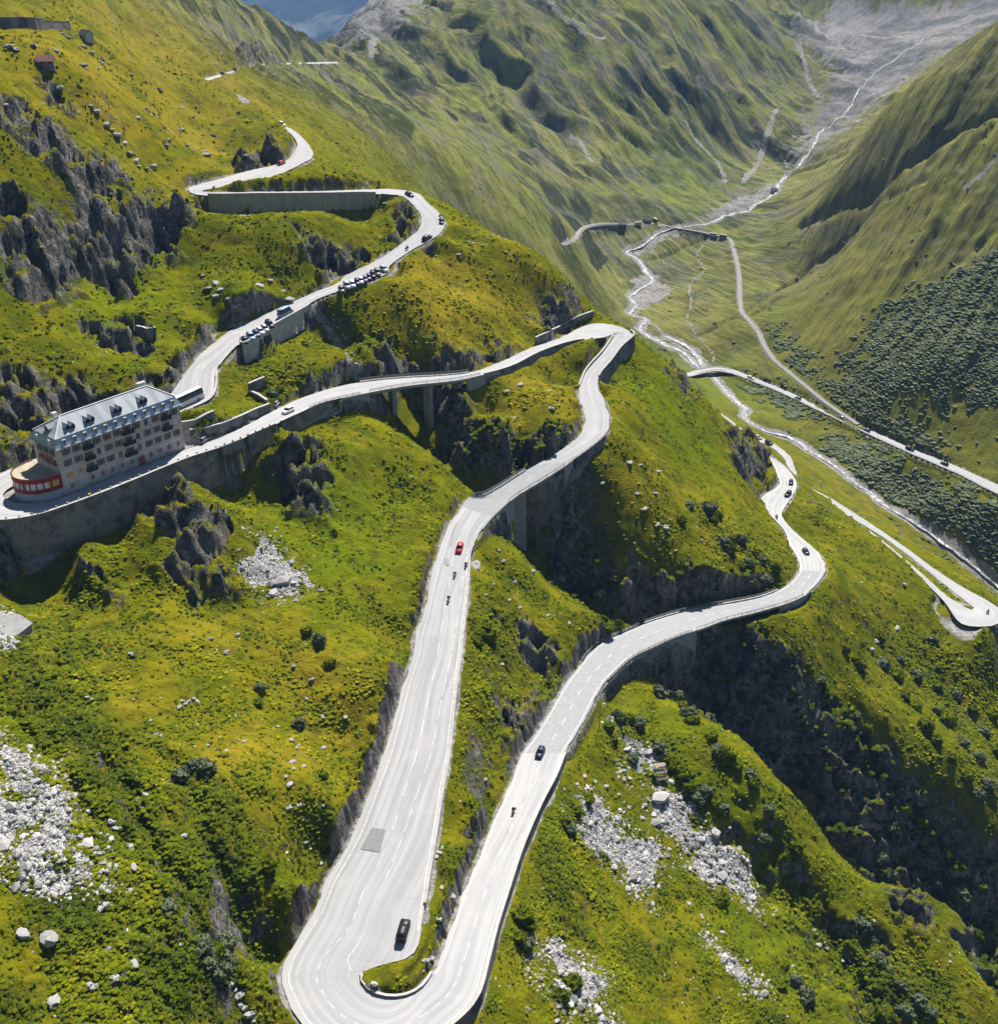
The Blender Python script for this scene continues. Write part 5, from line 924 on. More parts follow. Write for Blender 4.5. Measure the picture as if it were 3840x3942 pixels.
def make_vehicle(name, L, W_, H, prof, cabin, wheels=(.19, .80), wr=.33, label=None, cat="car"):
    """x forward. prof: (x fraction, belt height, half width fraction); cabin: (x fraction, height) points of the glasshouse"""
    root = empty(name); mb = MB(); z0 = .22; secs = []
    for xf, zb, wf in prof:
        x = (xf - .5) * L; w = W_ / 2 * wf; secs.append([(x, -w * .92, z0), (x, -w, z0 + .18), (x, -w, zb - .16), (x, -w * .90, zb), (x, w * .90, zb), (x, w, zb - .16), (x, w, z0 + .18), (x, w * .92, z0)])
    V, F = loft(secs); mb.add(V, [f[::-1] for f in F], 0, True); body = mb.build("body", PAINTS['grey'], root)
    gb = MB(); n = len(cabin); secs = []
    belt = lambda xf: np.interp(xf, [p[0] for p in prof], [p[1] for p in prof]) - .03
    for xf, zt in cabin:
        x = (xf - .5) * L; wt = W_ / 2 * .70; wb = W_ / 2 * .88; zb = belt(xf); zt = max(zt, zb + .01); f = (zt - zb) / max(.01, H - zb); w = wb + (wt - wb) * f; secs.append([(x, -wb, zb), (x, -w, zt), (x, w, zt), (x, wb, zb)])
    V, F = loft(secs); gb.add(V, [f[::-1] for f in F], 0, True); gb.build("glasshouse", m_cglass, root)
    rb = MB(); top = [c for c in cabin if c[1] > H - .12]; x0, x1 = (top[0][0] - .5) * L, (top[-1][0] - .5) * L; w = W_ / 2 * .69
    secs = [[(x, -w, H - .05), (x, -w * .9, H + .03), (x, w * .9, H + .03), (x, w, H - .05)] for x in np.linspace(x0 - .06, x1 + .06, 4)]; V, F = loft(secs); rb.add(V, [f[::-1] for f in F], 0, True); rb.build("roof", PAINTS['grey'], root)
    for xf in wheels:
        for s in (-1, 1):
            x = (xf - .5) * L; wb = MB(); wb.cyl((x, s * (W_ / 2 - .21), wr), (x, s * (W_ / 2 + .01), wr), wr, n=14); wb.cyl((x, s * (W_ / 2 - .1), wr), (x, s * (W_ / 2 + .02), wr), wr * .6, n=10, mi=1); wb.build("wheel", [m_tyr, m_rim], root)
    for s in (-1, 1):
        hb = MB(); zb = prof[-1][1] - .22; hb.box(L * .5 - .22, L * .5 - .02, s * W_ * .36 - .19, s * W_ * .36 + .19, zb - .05, zb + .1); hb.build("headlight", m_lamp, root); tb = MB(); zb = prof[0][1] - .25; tb.box(-L * .5 - .005, -L * .5 + .12, s * W_ * .38 - .14, s * W_ * .38 + .14, zb - .08, zb + .12); tb.build("tail_light", m_tail, root)
    return root
def recolour(o, col):
    for ch in o.children:
        if ch.name.split('.')[0] in ('body', 'roof', 'fairing'): ch.material_slots[0].link = 'OBJECT'; ch.material_slots[0].material = PAINTS[col]
hatch = [(0, .72, .86), (.02, .86, .95), (.2, .95, 1), (.62, .95, 1), (.75, .92, 1), (.95, .74, .93), (1, .6, .80)]
PV = {'car': make_vehicle("car", 4.3, 1.8, 1.46, hatch, [(.04, .9), (.13, 1.38), (.22, 1.46), (.50, 1.46), (.58, 1.38), (.74, .93)]),
      'suv': make_vehicle("sport_utility_vehicle", 4.8, 1.95, 1.72, [(0, .85, .88), (.02, 1.0, .96), (.2, 1.06, 1), (.65, 1.06, 1), (.78, 1.03, 1), (.96, .90, .94), (1, .7, .82)], [(.02, 1.04), (.08, 1.62), (.16, 1.72), (.52, 1.72), (.59, 1.62), (.74, 1.04)], wr=.38),
      'van': make_vehicle("camper_van", 5.6, 2.05, 2.55, [(0, 1.15, .97), (.02, 1.25, 1), (.75, 1.25, 1), (.86, 1.18, 1), (.97, 1.0, .95), (1, .75, .85)], [(.01, 2.45), (.03, 2.55), (.70, 2.55), (.76, 2.45), (.90, 1.15)], wr=.36),
      'bus': make_vehicle("coach", 11.5, 2.5, 3.2, [(0, 1.5, .98), (.01, 1.6, 1), (.97, 1.6, 1), (1, 1.4, .97)], [(.0, 3.0), (.01, 3.2), (.96, 3.2), (.99, 2.9)], wheels=(.24, .80), wr=.48)}
VPROTO = dict(PV); USED = set()
def heading(k, j, rev=False):
    C = RD[k]['C']; a, c = C[max(j - 2, 0)], C[min(j + 2, len(C) - 1)]; v = (c - a) * (-1 if rev else 1); return math.atan2(v[1], v[0]), math.atan2(v[2], math.hypot(v[0], v[1]))
def vehicle(kind, col, px, py, label, cat, rev=False, turn=0., group=None, ground=False):
    if ground: p = hit(px, py); h, pt_ = 0., 0.
    else: z, k, j = road_z(px, py); p = UZ(px, py, z); h, pt_ = heading(k, j, rev)
    o = VPROTO[kind] if kind not in USED else copy_tree(VPROTO[kind]); USED.add(kind)
    o.location = p + np.array((0, 0, .035)); o.rotation_euler = (0, -pt_ * math.cos(turn), h + turn); recolour(o, col); tag(o, label, cat, group); return o
vehicle('suv', 'black', 1552, 3590, "black sport utility vehicle parked alone on the wide apron of the front hairpin", "car", rev=True)
vehicle('car', 'navy', 2078, 2905, "dark blue car driving on the lowest straight, at the edge of the bridge asphalt", "car", rev=True)
vehicle('car', 'red', 1768, 2116, "red car with pale roof at the top of the wide straight", "car")
vehicle('car', 'white', 1108, 1588, "white car driving on the road just past the hotel", "car", rev=True)
vehicle('car', 'silver', 1063, 1560, "silver car parked at the foot of the thin pale wall", "car", turn=.35)
vehicle('car', 'grey', 785, 1700, "grey car parked right beside the hotel's far corner", "car", turn=.4)
vehicle('bus', 'white', 716, 1556, "white coach with dark windows standing behind the hotel's far gable", "coach", rev=True)
for i, (px, py, kd, col, lb) in enumerate(((942, 1318, 'car', 'black', "black car at the square end of the walled car park"), (966, 1303, 'suv', 'lightblue', "light blue car second in the walled car park"), (988, 1291, 'car', 'blue', "deep blue car in the middle of the walled car park"), (1003, 1281, 'car', 'white', "white car in the middle of the walled car park"), (1020, 1271, 'car', 'silver', "silver car near the upper end of the walled car park"), (1038, 1256, 'suv', 'black', "black car at the upper end of the walled car park"))):
    vehicle(kd, col, px, py, lb, "car", turn=1.1, group="cars in the walled car park")
vehicle('van', 'lightblue', 1100, 1212, "silver blue camper van on the road above the walled car park", "camper van", rev=True)
for px, py, kd, col, lb in ((1314, 1120, 'car', 'grey', "grey car at the lower end of the roadside parking row"), (1335, 1106, 'suv', 'silver', "silver car second in the roadside parking row"), (1357, 1100, 'car', 'white', "white car third in the roadside parking row"), (1374, 1092, 'car', 'navy', "small navy car in the roadside parking row"), (1390, 1086, 'car', 'white', "white car between a navy and a purple car in the roadside parking row"), (1405, 1080, 'car', 'purple', "purple car right of a white one in the roadside parking row"), (1419, 1073, 'car', 'blue', "blue car in the upper half of the roadside parking row"), (1434, 1065, 'suv', 'black', "black car in the upper half of the roadside parking row"), (1452, 1056, 'suv', 'grey', "large grey car next to last in the roadside parking row"), (1477, 1041, 'car', 'silver', "silver car at the upper end of the roadside parking row")):
    vehicle(kd, col, px, py, lb, "car", turn=.95, group="cars in the roadside parking row")
for a in (('suv', 'black', 1644, 922, "black car driving on the bend below the upper hairpin", True), ('car', 'black', 1700, 858, "dark car stopped on the outer rim of the upper hairpin bend", False), ('car', 'black', 1575, 754, "black car at the top of the upper hairpin by the long wall", False), ('car', 'red', 1083, 632, "red car on the short stretch above the long concrete wall", True), ('car', 'white', 1085, 482, "white car at the far tip of the topmost bend", False), ('car', 'grey', 858, 287, "dark car on the far high road at the top left", False), ('suv', 'grey', 905, 274, "grey car further along the far high road at the top left", False),
          ('car', 'black', 3043, 1862, "black car above the double bend on the right", True), ('suv', 'black', 3031, 1908, "black car in the double bend on the right", True), ('car', 'navy', 3100, 2130, "dark car in the wide bend after the gorge bridge", True),
          ('car', 'white', 2888, 1457, "white car on the valley road next to the river bridge", True), ('car', 'grey', 3069, 1536, "grey car second along the valley road from the river", False), ('car', 'silver', 3243, 1614, "silver car half way along the valley road", True), ('car', 'grey', 3334, 1658, "grey car just right of the middle of the valley road", False), ('suv', 'black', 3500, 1731, "black car on the right half of the valley road", True), ('car', 'navy', 3633, 1788, "dark blue car near the right end of the valley road", False), ('car', 'silver', 2918, 1687, "silver car on the lower road behind the rocky nose", False), ('suv', 'black', 2958, 1708, "black car on the lower road behind the rocky nose", False)):
    vehicle(a[0], a[1], a[2], a[3], a[4], "car", rev=a[5])
vehicle('car', 'black', 3588, 2470, "dark car on the track below the gravel lay-by", "car", ground=True)
# motorcycles with their riders
def make_moto():
    root = empty("motorcycle")
    for x in (-.72, .72):
        mb = MB(); mb.cyl((x, -.07, .31), (x, .07, .31), .31, n=14); mb.cyl((x, -.08, .31), (x, .08, .31), .2, n=10, mi=1); mb.build("wheel", [m_tyr, m_rim], root)
    mb = MB(); V, F = loft([[(x, -w, z0), (x, -w, z1), (x, w, z1), (x, w, z0)] for x, w, z0, z1 in ((-.95, .08, .72, .86), (-.5, .16, .55, .82), (-.1, .17, .35, .80), (.2, .2, .32, 1.0), (.5, .2, .5, 1.05), (.82, .1, .62, .9))]); mb.add(V, [f[::-1] for f in F], 0, True); mb.build("fairing", PAINTS['black'], root)
    mb = MB(); mb.beam((.55, -.38, 1.05), (.55, .38, 1.05), .05, .05); mb.beam((.72, -.06, .35), (.5, -.06, 1.02), .05, .05); mb.beam((.72, .06, .35), (.5, .06, 1.02), .05, .05); mb.build("handlebar", m_rim, root)
    for s in (-1, 1): mb = MB(); mb.box(-.85, -.35, s * .34 - .12, s * .34 + .12, .5, .88, 0, (.03, .03)); mb.build("pannier", m_trim, root)
    return root
m_leather = flat_mat("dark_riding_suit", (.03, .032, .04), .6, .3); m_helmet = flat_mat("helmet_shell", (.55, .55, .56), .2, .6)
def rider_mesh():
    v = [(-.18, 0, .84), (-.12, 0, 1.05), (.0, 0, 1.28), (.06, 0, 1.42), (.1, 0, 1.52), (-.02, -.2, 1.36), (.2, -.32, 1.2), (.5, -.3, 1.08), (-.02, .2, 1.36), (.2, .32, 1.2), (.5, .3, 1.08), (-.1, -.13, .84), (.28, -.22, .78), (.05, -.22, .38), (-.1, .13, .84), (.28, .22, .78), (.05, .22, .38)]
    e = [(0, 1), (1, 2), (2, 3), (3, 4), (2, 5), (5, 6), (6, 7), (2, 8), (8, 9), (9, 10), (0, 11), (11, 12), (12, 13), (0, 14), (14, 15), (15, 16)]; rad = [.15, .15, .17, .08, .07, .09, .065, .05, .09, .065, .05, .11, .085, .06, .11, .085, .06]
    me = bpy.data.meshes.new("person"); me.from_pydata(v, e, []); o = bpy.data.objects.new("person_tmp", me); COL.objects.link(o); md = o.modifiers.new("s", 'SKIN'); 
    if not me.skin_vertices:
        import bmesh
        bm = bmesh.new(); bm.from_mesh(me); bm.verts.layers.skin.verify(); bm.to_mesh(me); bm.free()
    for i, r in enumerate(rad): me.skin_vertices[0].data[i].radius = (r, r)
    me.skin_vertices[0].data[0].use_root = True; sd = o.modifiers.new("u", 'SUBSURF'); sd.levels = sd.render_levels = 1
    bpy.context.view_layer.update(); out = bpy.data.meshes.new_from_object(o.evaluated_get(bpy.context.evaluated_depsgraph_get())); bpy.data.objects.remove(o); out.materials.clear(); out.materials.append(m_leather); out.polygons.foreach_set('use_smooth', np.ones(len(out.polygons), bool)); return out
RM = rider_mesh()
def make_rider():
    o = bpy.data.objects.new("person", RM); COL.objects.link(o)
    mb = MB(); 
    for z0, z1, r0, r1 in ((1.50, 1.58, .10, .14), (1.58, 1.68, .14, .145), (1.68, 1.76, .145, .09)): mb.cyl((.11, 0, z0), (.12, 0, z1), r0, r1, 12)
    mb.build("helmet", m_helmet, o); return o
MP, RP = make_moto(), make_rider()
def moto(px, py, col, label, rlabel, rev=False, first=[True]):
    z, k, j = road_z(px, py); p = UZ(px, py, z); h, pt_ = heading(k, j, rev); m = MP if first[0] else copy_tree(MP); r = RP if first[0] else copy_tree(RP); first[0] = False
    for o in (m, r): o.location = p + np.array((0, 0, .035)); o.rotation_euler = (0, -pt_, h)
    recolour(m, col); tag(m, label, "motorcycle", "motorcycles on the road"); tag(r, rlabel, "person", "motorcycle riders")
moto(1793, 2182, 'black', "black motorcycle on the right edge near the top of the wide straight", "rider in dark suit on the right edge near the top of the wide straight")
moto(1750, 2219, 'silver', "silver motorcycle in mid road below the red car", "rider in dark suit in mid road below the red car")
moto(1726, 2312, 'black', "black motorcycle furthest down of the three behind the red car", "rider furthest down of the three behind the red car")
moto(1975, 3130, 'black', "black motorcycle alone on the lowest straight", "rider in dark suit alone on the lowest straight", True)
moto(1567, 960, 'grey', "grey motorcycle on the road below the upper hairpin", "rider on the road below the upper hairpin", True)
moto(1693, 840, 'black', "black motorcycle beside the dark car on the upper hairpin rim", "rider beside the dark car on the upper hairpin rim")
moto(2988, 1996, 'blue', "blue motorcycle in the narrow part of the double bend", "rider in the narrow part of the double bend", True)
moto(3800, 2360, 'black', "black motorcycle on the far right hairpin", "rider on the far right hairpin", True)
# ------------------------------------------------------------------ huts, railway halt, small things
m_tile = flat_mat("weathered_red_roof", (.22, .10, .10), .8, .2, .2, 1.); m_slate = flat_mat("dark_slate_roof", (.06, .06, .07), .7, .3, .2, 1.); m_wood = flat_mat("grey_timber", (.20, .16, .13), .9, .1, .25, 2.); m_ply = flat_mat("pale_timber", (.33, .27, .24), .9, .1, .2, 2.)
def hut(name, px, py, L, W_, h, rh, rz, wm, rm, label, cat="hut"):
    p = hit(px, py); root = empty(name, p, rz); mb = MB(); mb.box(-L / 2, L / 2, -W_ / 2, W_ / 2, -1.2, h); mb.add([(-L / 2, -W_ / 2, h), (-L / 2, W_ / 2, h), (-L / 2, 0, h + rh), (L / 2, -W_ / 2, h), (L / 2, W_ / 2, h), (L / 2, 0, h + rh)], [(0, 2, 1), (3, 4, 5)]); mb.build("wall", wm, root)
    mb = MB(); e = .35
    for s in (-1, 1): mb.add([(-L / 2 - e, s * (W_ / 2 + e), h - rh * e / (W_ / 2)), (L / 2 + e, s * (W_ / 2 + e), h - rh * e / (W_ / 2)), (L / 2 + e, 0, h + rh + .02), (-L / 2 - e, 0, h + rh + .02), (-L / 2 - e, s * (W_ / 2 + e), h - rh * e / (W_ / 2) + .16), (L / 2 + e, s * (W_ / 2 + e), h - rh * e / (W_ / 2) + .16), (L / 2 + e, 0, h + rh + .2), (-L / 2 - e, 0, h + rh + .2)], [(0, 1, 2, 3), (4, 5, 6, 7), (0, 1, 5, 4), (1, 2, 6, 5), (3, 0, 4, 7)])
    mb.build("roof", rm, root); mb = MB(); mb.box(-.45, .45, -W_ / 2 - .06, -W_ / 2 + .02, 0, 1.9 if h > 2 else h * .85); mb.build("door", m_wood, root)
    if L > 5:
        for x in (-L * .3, L * .3): mb = MB(); mb.box(x - .4, x + .4, -W_ / 2 - .06, -W_ / 2 + .02, 1.0, 1.8); mb.build("window", m_glass, root)
    tag(root, label, cat); return root
hut("mountain_hut", 178, 256, 5.4, 4, 2.1, 1.5, .25, m_wallD, m_tile, "small hut with a faded red roof on the yellow pasture")
hut("stone_shed", 333, 150, 5, 3.6, 1.9, 1.5, 2.4, m_concW, m_slate, "pale gabled shed with a dark roof below the right end of the top left barrier", "shed")
hut("railway_halt", 2490, 858, 5.5, 4, 2.6, 1.6, .5, m_wood, m_slate, "small dark railway building on the far valley floor", "station")
hut("valley_hut", 2978, 738, 5, 4, 2.2, 1.4, .3, m_concW, m_slate, "tiny pale hut on the gravel beside the upper river")
hut("goods_shed", 2395, 872, 5, 4, 2.2, 1.2, .1, m_slate, m_slate, "tiny dark shed along the railway, left of the halt", "shed")
def wagon(px, py, L, col, label, rz, name="railway_carriage"):
    p = hit(px, py); root = empty(name, p + (0, 0, .15), rz); root.scale = (.72, .72, .72); mb = MB(); mb.box(-L / 2, L / 2, -1.25, 1.25, .8, 3.3); mb.build("body", col, root); mb = MB(); mb.box(-L / 2 - .1, L / 2 + .1, -1.35, 1.35, 3.3, 3.55, 0, (.2, .35)); mb.build("roof", m_cope, root); mb = MB(); mb.box(-L / 2 + .6, L / 2 - .6, -1.28, 1.28, 1.9, 2.8); mb.build("window_band", m_glass, root)
    for x in (-L * .34, L * .34): mb = MB(); mb.cyl((x - .5, -.9, .42), (x - .5, .9, .42), .42, n=10); mb.cyl((x + .5, -.9, .42), (x + .5, .9, .42), .42, n=10); mb.box(x - 1, x + 1, -.8, .8, .4, .82); mb.build("bogie", m_tyr, root)
    tag(root, label, "carriage")
wagon(2522, 852, 9, PAINTS['red'], "red railway carriage beside the far valley halt", 1.9)
wagon(2455, 866, 8, PAINTS['white'], "white railway carriage on the far track left of the halt", .1)
wagon(2745, 909, 8, PAINTS['white'], "pale railway carriage on the straight far track, left one of two", -.6); wagon(2782, 915, 8, PAINTS['grey'], "dark railway carriage on the straight far track, right one of two", -.6)
# street lamp, lookout platform, bunker slab
p = hit(2306, 2800); root = empty("lamp_post", p); mb = MB(); mb.cyl((0, 0, -.5), (0, 0, 7.2), .11, .07, 8); mb.build("pole", m_rail, root); mb = MB(); mb.beam((0, 0, 7.15), (.9, .2, 7.35), .08, .08); mb.build("arm", m_rail, root); mb = MB(); mb.box(.6, 1.25, .0, .35, 7.26, 7.42); mb.build("lamp_head", m_cope, root); tag(root, "thin dark lamp post on the grass beside the gorge bridge abutment", "lamp post")
p = hit(2540, 2990); root = empty("viewing_platform", p, .2); root.scale = (.72, .72, .72)
for z, y in ((.6, -1.6), (2.2, 0), (3.8, 1.6)): mb = MB(); mb.box(-2.2, 2.2, y - .9, y + .9, z, z + .2); mb.build("deck", m_ply, root)
for x in (-2.1, 2.1):
    for y, z in ((-2.4, .6), (-.8, 2.2), (.8, 3.8)): mb = MB(); mb.box(x - .12, x + .12, y - .12, y + .12, -2.5, z + 1.0); mb.build("post", m_wood, root)
for y, z in ((-2.4, .6), (-.8, 2.2), (.8, 3.8)): mb = MB(); mb.box(-2.1, 2.1, y - .05, y + .05, z + .85, z + .97); mb.build("handrail", m_ply, root)
tag(root, "small stepped pinkish timber platform among bushes on the right slope", "platform")
a_ = [hit(*q) for q in ((2, 2402), (96, 2412), (60, 2440), (2, 2462))]; c_ = sum(a_) / 4; mb = MB()
root = empty("concrete_bunker", c_ + np.array((0, 0, -.6))); mb.prism([(-8, -5.5), (2.5, -3.6), (4.2, 1.2), (.5, 4.2), (-8, 3.6)], -3, 1.5); mb.build("wall", m_conc, root); mb = MB(); mb.prism([(-8.2, -5.8), (2.7, -3.9), (4.6, 1.2), (.6, 4.6), (-8.2, 4)], 1.52, 1.8); mb.build("flat_roof", m_conc, root); tag(root, "flat pale concrete slab of a small bunker at the left edge", "bunker")
# kerb stones and marker posts along the hotel road
mb = MB(); mb.box(-.22, .22, -.16, .16, 0, .5, 0, (.05, .04)); ks = mb.build("kerb_stone", m_cope); mb = MB(); mb.box(-.3, .3, -.25, .25, 0, .62, 0, (.06, .05)); yk = mb.build("marker_stone", flat_mat("yellow_marker_paint", (.62, .55, .05), .7))
PK = np.r_[edge('main', 'L', 42.3, 45.9, .2, .38, 2.6), edge('down', 'R', .6, 3.4, .2, .38, 2.6)]
for i, p in enumerate(PK):
    v = PK[min(i + 1, len(PK) - 1)] - PK[max(i - 1, 0)]
    if i == 7: o = yk; tag(o, "yellow painted marker stone on the wall below the hotel annex", "marker stone")
    else: o = ks if i == 0 else ks.copy(); tag(o, "small pale kerb stone on top of the tall wall in front of the hotel", "kerb stone", "kerb stones on the hotel wall")
    if i and i != 7: COL.objects.link(o)
    o.location = p; o.rotation_euler = (0, 0, math.atan2(v[1], v[0]))
# ------------------------------------------------------------------ plants and stones
def ico(sub):
    import bmesh
    bm = bmesh.new(); bmesh.ops.create_icosphere(bm, subdivisions=sub, radius=1.0); V = np.array([v.co[:] for v in bm.verts]); F = np.array([[v.index for v in f.verts] for f in bm.faces]); bm.free(); return V, F
def n3(V, f, s):  # cheap 3-D wobble from 2-D noise
    return (pn(V[:, 0] * f + 3.1, V[:, 1] * f + V[:, 2] * f * .7, s) + pn(V[:, 2] * f + 9.2, V[:, 0] * f - V[:, 1] * f * .6, s + 1)) * .7
def ground_n(x, y):
    e = 1.2; return np.stack((-(grid_at(GZ, x + e, y) - grid_at(GZ, x - e, y)) / (2 * e), -(grid_at(GZ, x, y + e) - grid_at(GZ, x, y - e)) / (2 * e), np.ones_like(x)), -1)
def merged(name, forms, P, S, tint, mat, kind='stuff', smooth=True, flat=.8, attr='tint'):
    """one mesh of many small copies of a few forms: P points, S sizes, tint per copy"""
    Vs, Fs, Ts = [], [], []; off = 0; n = len(P); pick = rng.integers(0, len(forms), n); ang = rng.uniform(0, 6.283, n); sq = rng.uniform(flat * .7, flat * 1.25, n)
    for k, (V, F) in enumerate(forms):
        m = np.where(pick == k)[0]
        if not len(m): continue
        c, s = np.cos(ang[m])[:, None], np.sin(ang[m])[:, None]; ax = rng.uniform(.8, 1.25, (len(m), 1))
        X = (V[None, :, 0] * c * ax - V[None, :, 1] * s) * S[m][:, None] + P[m][:, 0:1]; Y = (V[None, :, 0] * s * ax + V[None, :, 1] * c) * S[m][:, None] + P[m][:, 1:2]; Z = V[None, :, 2] * (S[m] * sq[m])[:, None] + P[m][:, 2:3]
        Vs.append(np.stack((X, Y, Z), -1).reshape(-1, 3)); Fs.append((F[None] + (np.arange(len(m)) * len(V))[:, None, None] + off).reshape(-1, 3)); Ts.append(np.repeat(tint[m], len(V))); off += len(m) * len(V)
    V = np.concatenate(Vs); F = np.concatenate(Fs); T = np.concatenate(Ts)
    me = bpy.data.meshes.new(name); me.vertices.add(len(V)); me.vertices.foreach_set('co', V.ravel().astype(np.float32)); me.loops.add(F.size); me.loops.foreach_set('vertex_index', F.ravel().astype(np.int32)); me.polygons.add(len(F)); me.polygons.foreach_set('loop_start', np.arange(0, F.size, 3, dtype=np.int32)); me.polygons.foreach_set('use_smooth', np.full(len(F), smooth))
    at = me.attributes.new(attr, 'FLOAT', 'POINT'); at.data.foreach_set('value', T.astype(np.float32)); me.update(); me.materials.append(mat)
    o = bpy.data.objects.new(name, me); COL.objects.link(o); o['kind'] = kind; return o
V0, F0 = ico(1); V2, F2 = ico(2)
def dome(V, F, s, amp, f=1.6, cut=-.35):
    W_ = V * (1 + amp * n3(V, f, s))[:, None]; keep = V[:, 2] > cut; idx = -np.ones(len(V), int); idx[keep] = np.arange(keep.sum()); Fk = F[keep[F].all(1)]; return W_[keep], idx[Fk]
TUFT = [dome(V0, F0, 200 + k, .75, 1.7) for k in range(5)]
STONE = []
for k in range(6):
    q = V0 * np.array((1, .8, .62)); q = q * (1 + .55 * n3(V0, 1.3, 230 + k))[:, None]; STONE.append((q, F0))
m_tuft, nt = new_mat("alpine_scrub"); b = NB(nt); pos = b.n('ShaderNodeNewGeometry').outputs['Position']; t = b.n('ShaderNodeAttribute', attribute_name='tint').outputs['Fac']; f = b.noise(pos, 3., 3, .7)
cr = b.n('ShaderNodeValToRGB'); b.lk(t, cr.inputs[0]); e = cr.color_ramp.elements; e[0].position = 0; e[0].color = (.020, .036, .004, 1); e[1].position = 1; e[1].color = (.30, .25, .012, 1)
for p_, c_ in ((.3, (.060, .078, .008, 1)), (.55, (.10, .13, .005, 1)), (.8, (.18, .185, .006, 1))): q = cr.color_ramp.elements.new(p_); q.color = c_
b.out(b.mix(b.math('MULTIPLY', b.ramp(f, .45, .7), .55), cr.outputs[0], b.mix(.6, cr.outputs[0], (.02, .03, .003))), 1., None, .0)
m_alder, nt = new_mat("grey_green_alder"); b = NB(nt); pos = b.n('ShaderNodeNewGeometry').outputs['Position']; t = b.n('ShaderNodeAttribute', attribute_name='tint').outputs['Fac']; f = b.noise(pos, .9, 4, .7)
c = b.mix(t, (.068, .086, .046), (.165, .19, .095)); b.out(b.mix(b.ramp(f, .4, .7), c, b.mix(.4, c, (.02, .028, .02))), .9, None, .05)
m_stone, nt = new_mat("pale_scree_stone"); b = NB(nt); pos = b.n('ShaderNodeNewGeometry').outputs['Position']; t = b.n('ShaderNodeAttribute', attribute_name='tint').outputs['Fac']; f = b.noise(pos, 2.5, 5, .7)
c = b.mix(t, (.19, .185, .18), (.52, .505, .49)); b.out(b.mix(b.ramp(f, .45, .7), c, b.mix(.4, c, (.14, .13, .13))), .9, None, .15)
def scatter(n, r0, r1, accept, th=.62):
    """random ground points, even in bearing and in log distance, kept with the given probability"""
    t = rng.uniform(-th, th, n); r = np.exp(rng.uniform(math.log(r0), math.log(r1), n)); x, y = r * np.sin(t), r * np.cos(t); p = accept(x, y); k = rng.uniform(0, 1, n) < p; x, y = x[k], y[k]; return np.stack((x, y, grid_at(GZ, x, y)), -1)
gz = lambda A: (lambda x, y: grid_at(A, x, y))
SLOPE = np.hypot(np.gradient(GZ, axis=1) / np.gradient(RR, axis=1), np.gradient(GZ, axis=0) / (RR * (TH[1] - TH[0])))
FREE = sstep(.9, 1.8, np.minimum(DIST, DBR + 3)) * (1 - TERR) * (1 - M_lay)
def acc_tuft(x, y):
    c = fbm(x / 11, y / 11, 171, 3); return grid_at(FREE, x, y) * (1 - .8 * grid_at(M_rock, x, y)) * (1 - .93 * grid_at(M_scree, x, y)) * np.clip(.22 + .75 * grid_at(M_shr, x, y) + .75 * c, .06, 1) * (1 - .9 * sstep(1.1, 1.8, grid_at(SLOPE, x, y)))
PT = scatter(330000, 112, 430, acc_tuft); r_ = np.hypot(PT[:, 0], PT[:, 1]); S = rng.uniform(.18, .52, len(PT)) * (.75 + r_ / 600) * (1 + .12 * grid_at(M_shr, PT[:, 0], PT[:, 1]))
tin = np.clip(.46 + .34 * fbm(PT[:, 0] / 14, PT[:, 1] / 14, 181, 3) + rng.normal(0, .14, len(PT)) - .04 * grid_at(M_shr, PT[:, 0], PT[:, 1]) + .18 * grid_at(M_dry, PT[:, 0], PT[:, 1]), 0, 1)
PT[:, 2] -= .06; merged("ground_cover", TUFT, PT, S, tin, m_tuft, flat=.75)
# alder scrub on the far slopes
PA = scatter(520000, 440, 900, lambda x, y: np.clip(grid_at(M_ald, x, y) * (.5 + 1.1 * sstep(-.40, -.05, fbm(x / 22, y / 22, 191, 3))), 0, 1) * grid_at(FREE, x, y) * sstep(4, 7, grid_at(D_riv, x, y)) * sstep(4, 6, grid_at(D_trk, x, y)) , th=.6)
PA = PA[PA[:, 0] > 60]; S = rng.uniform(.6, 1.45, len(PA)); PA[:, 2] += .05; merged("alder_thicket", [dome(V0, F0, 260 + k, .8, 2.2) for k in range(4)], PA, S, rng.uniform(0, 1, len(PA)), m_alder, flat=.6)
PB = scatter(60000, 420, 1000, lambda x, y: .10 * sstep(.05, .5, fbm(x / 30, y / 30, 195, 3)) * grid_at(FREE, x, y) * sstep(4, 7, grid_at(D_riv, x, y)) * sstep(4, 6, grid_at(D_trk, x, y)) * (x > 90), th=.6)
merged("scattered_scrub", TUFT, PB, rng.uniform(.5, 1.5, len(PB)), rng.uniform(0, .8, len(PB)), m_alder, flat=.8)
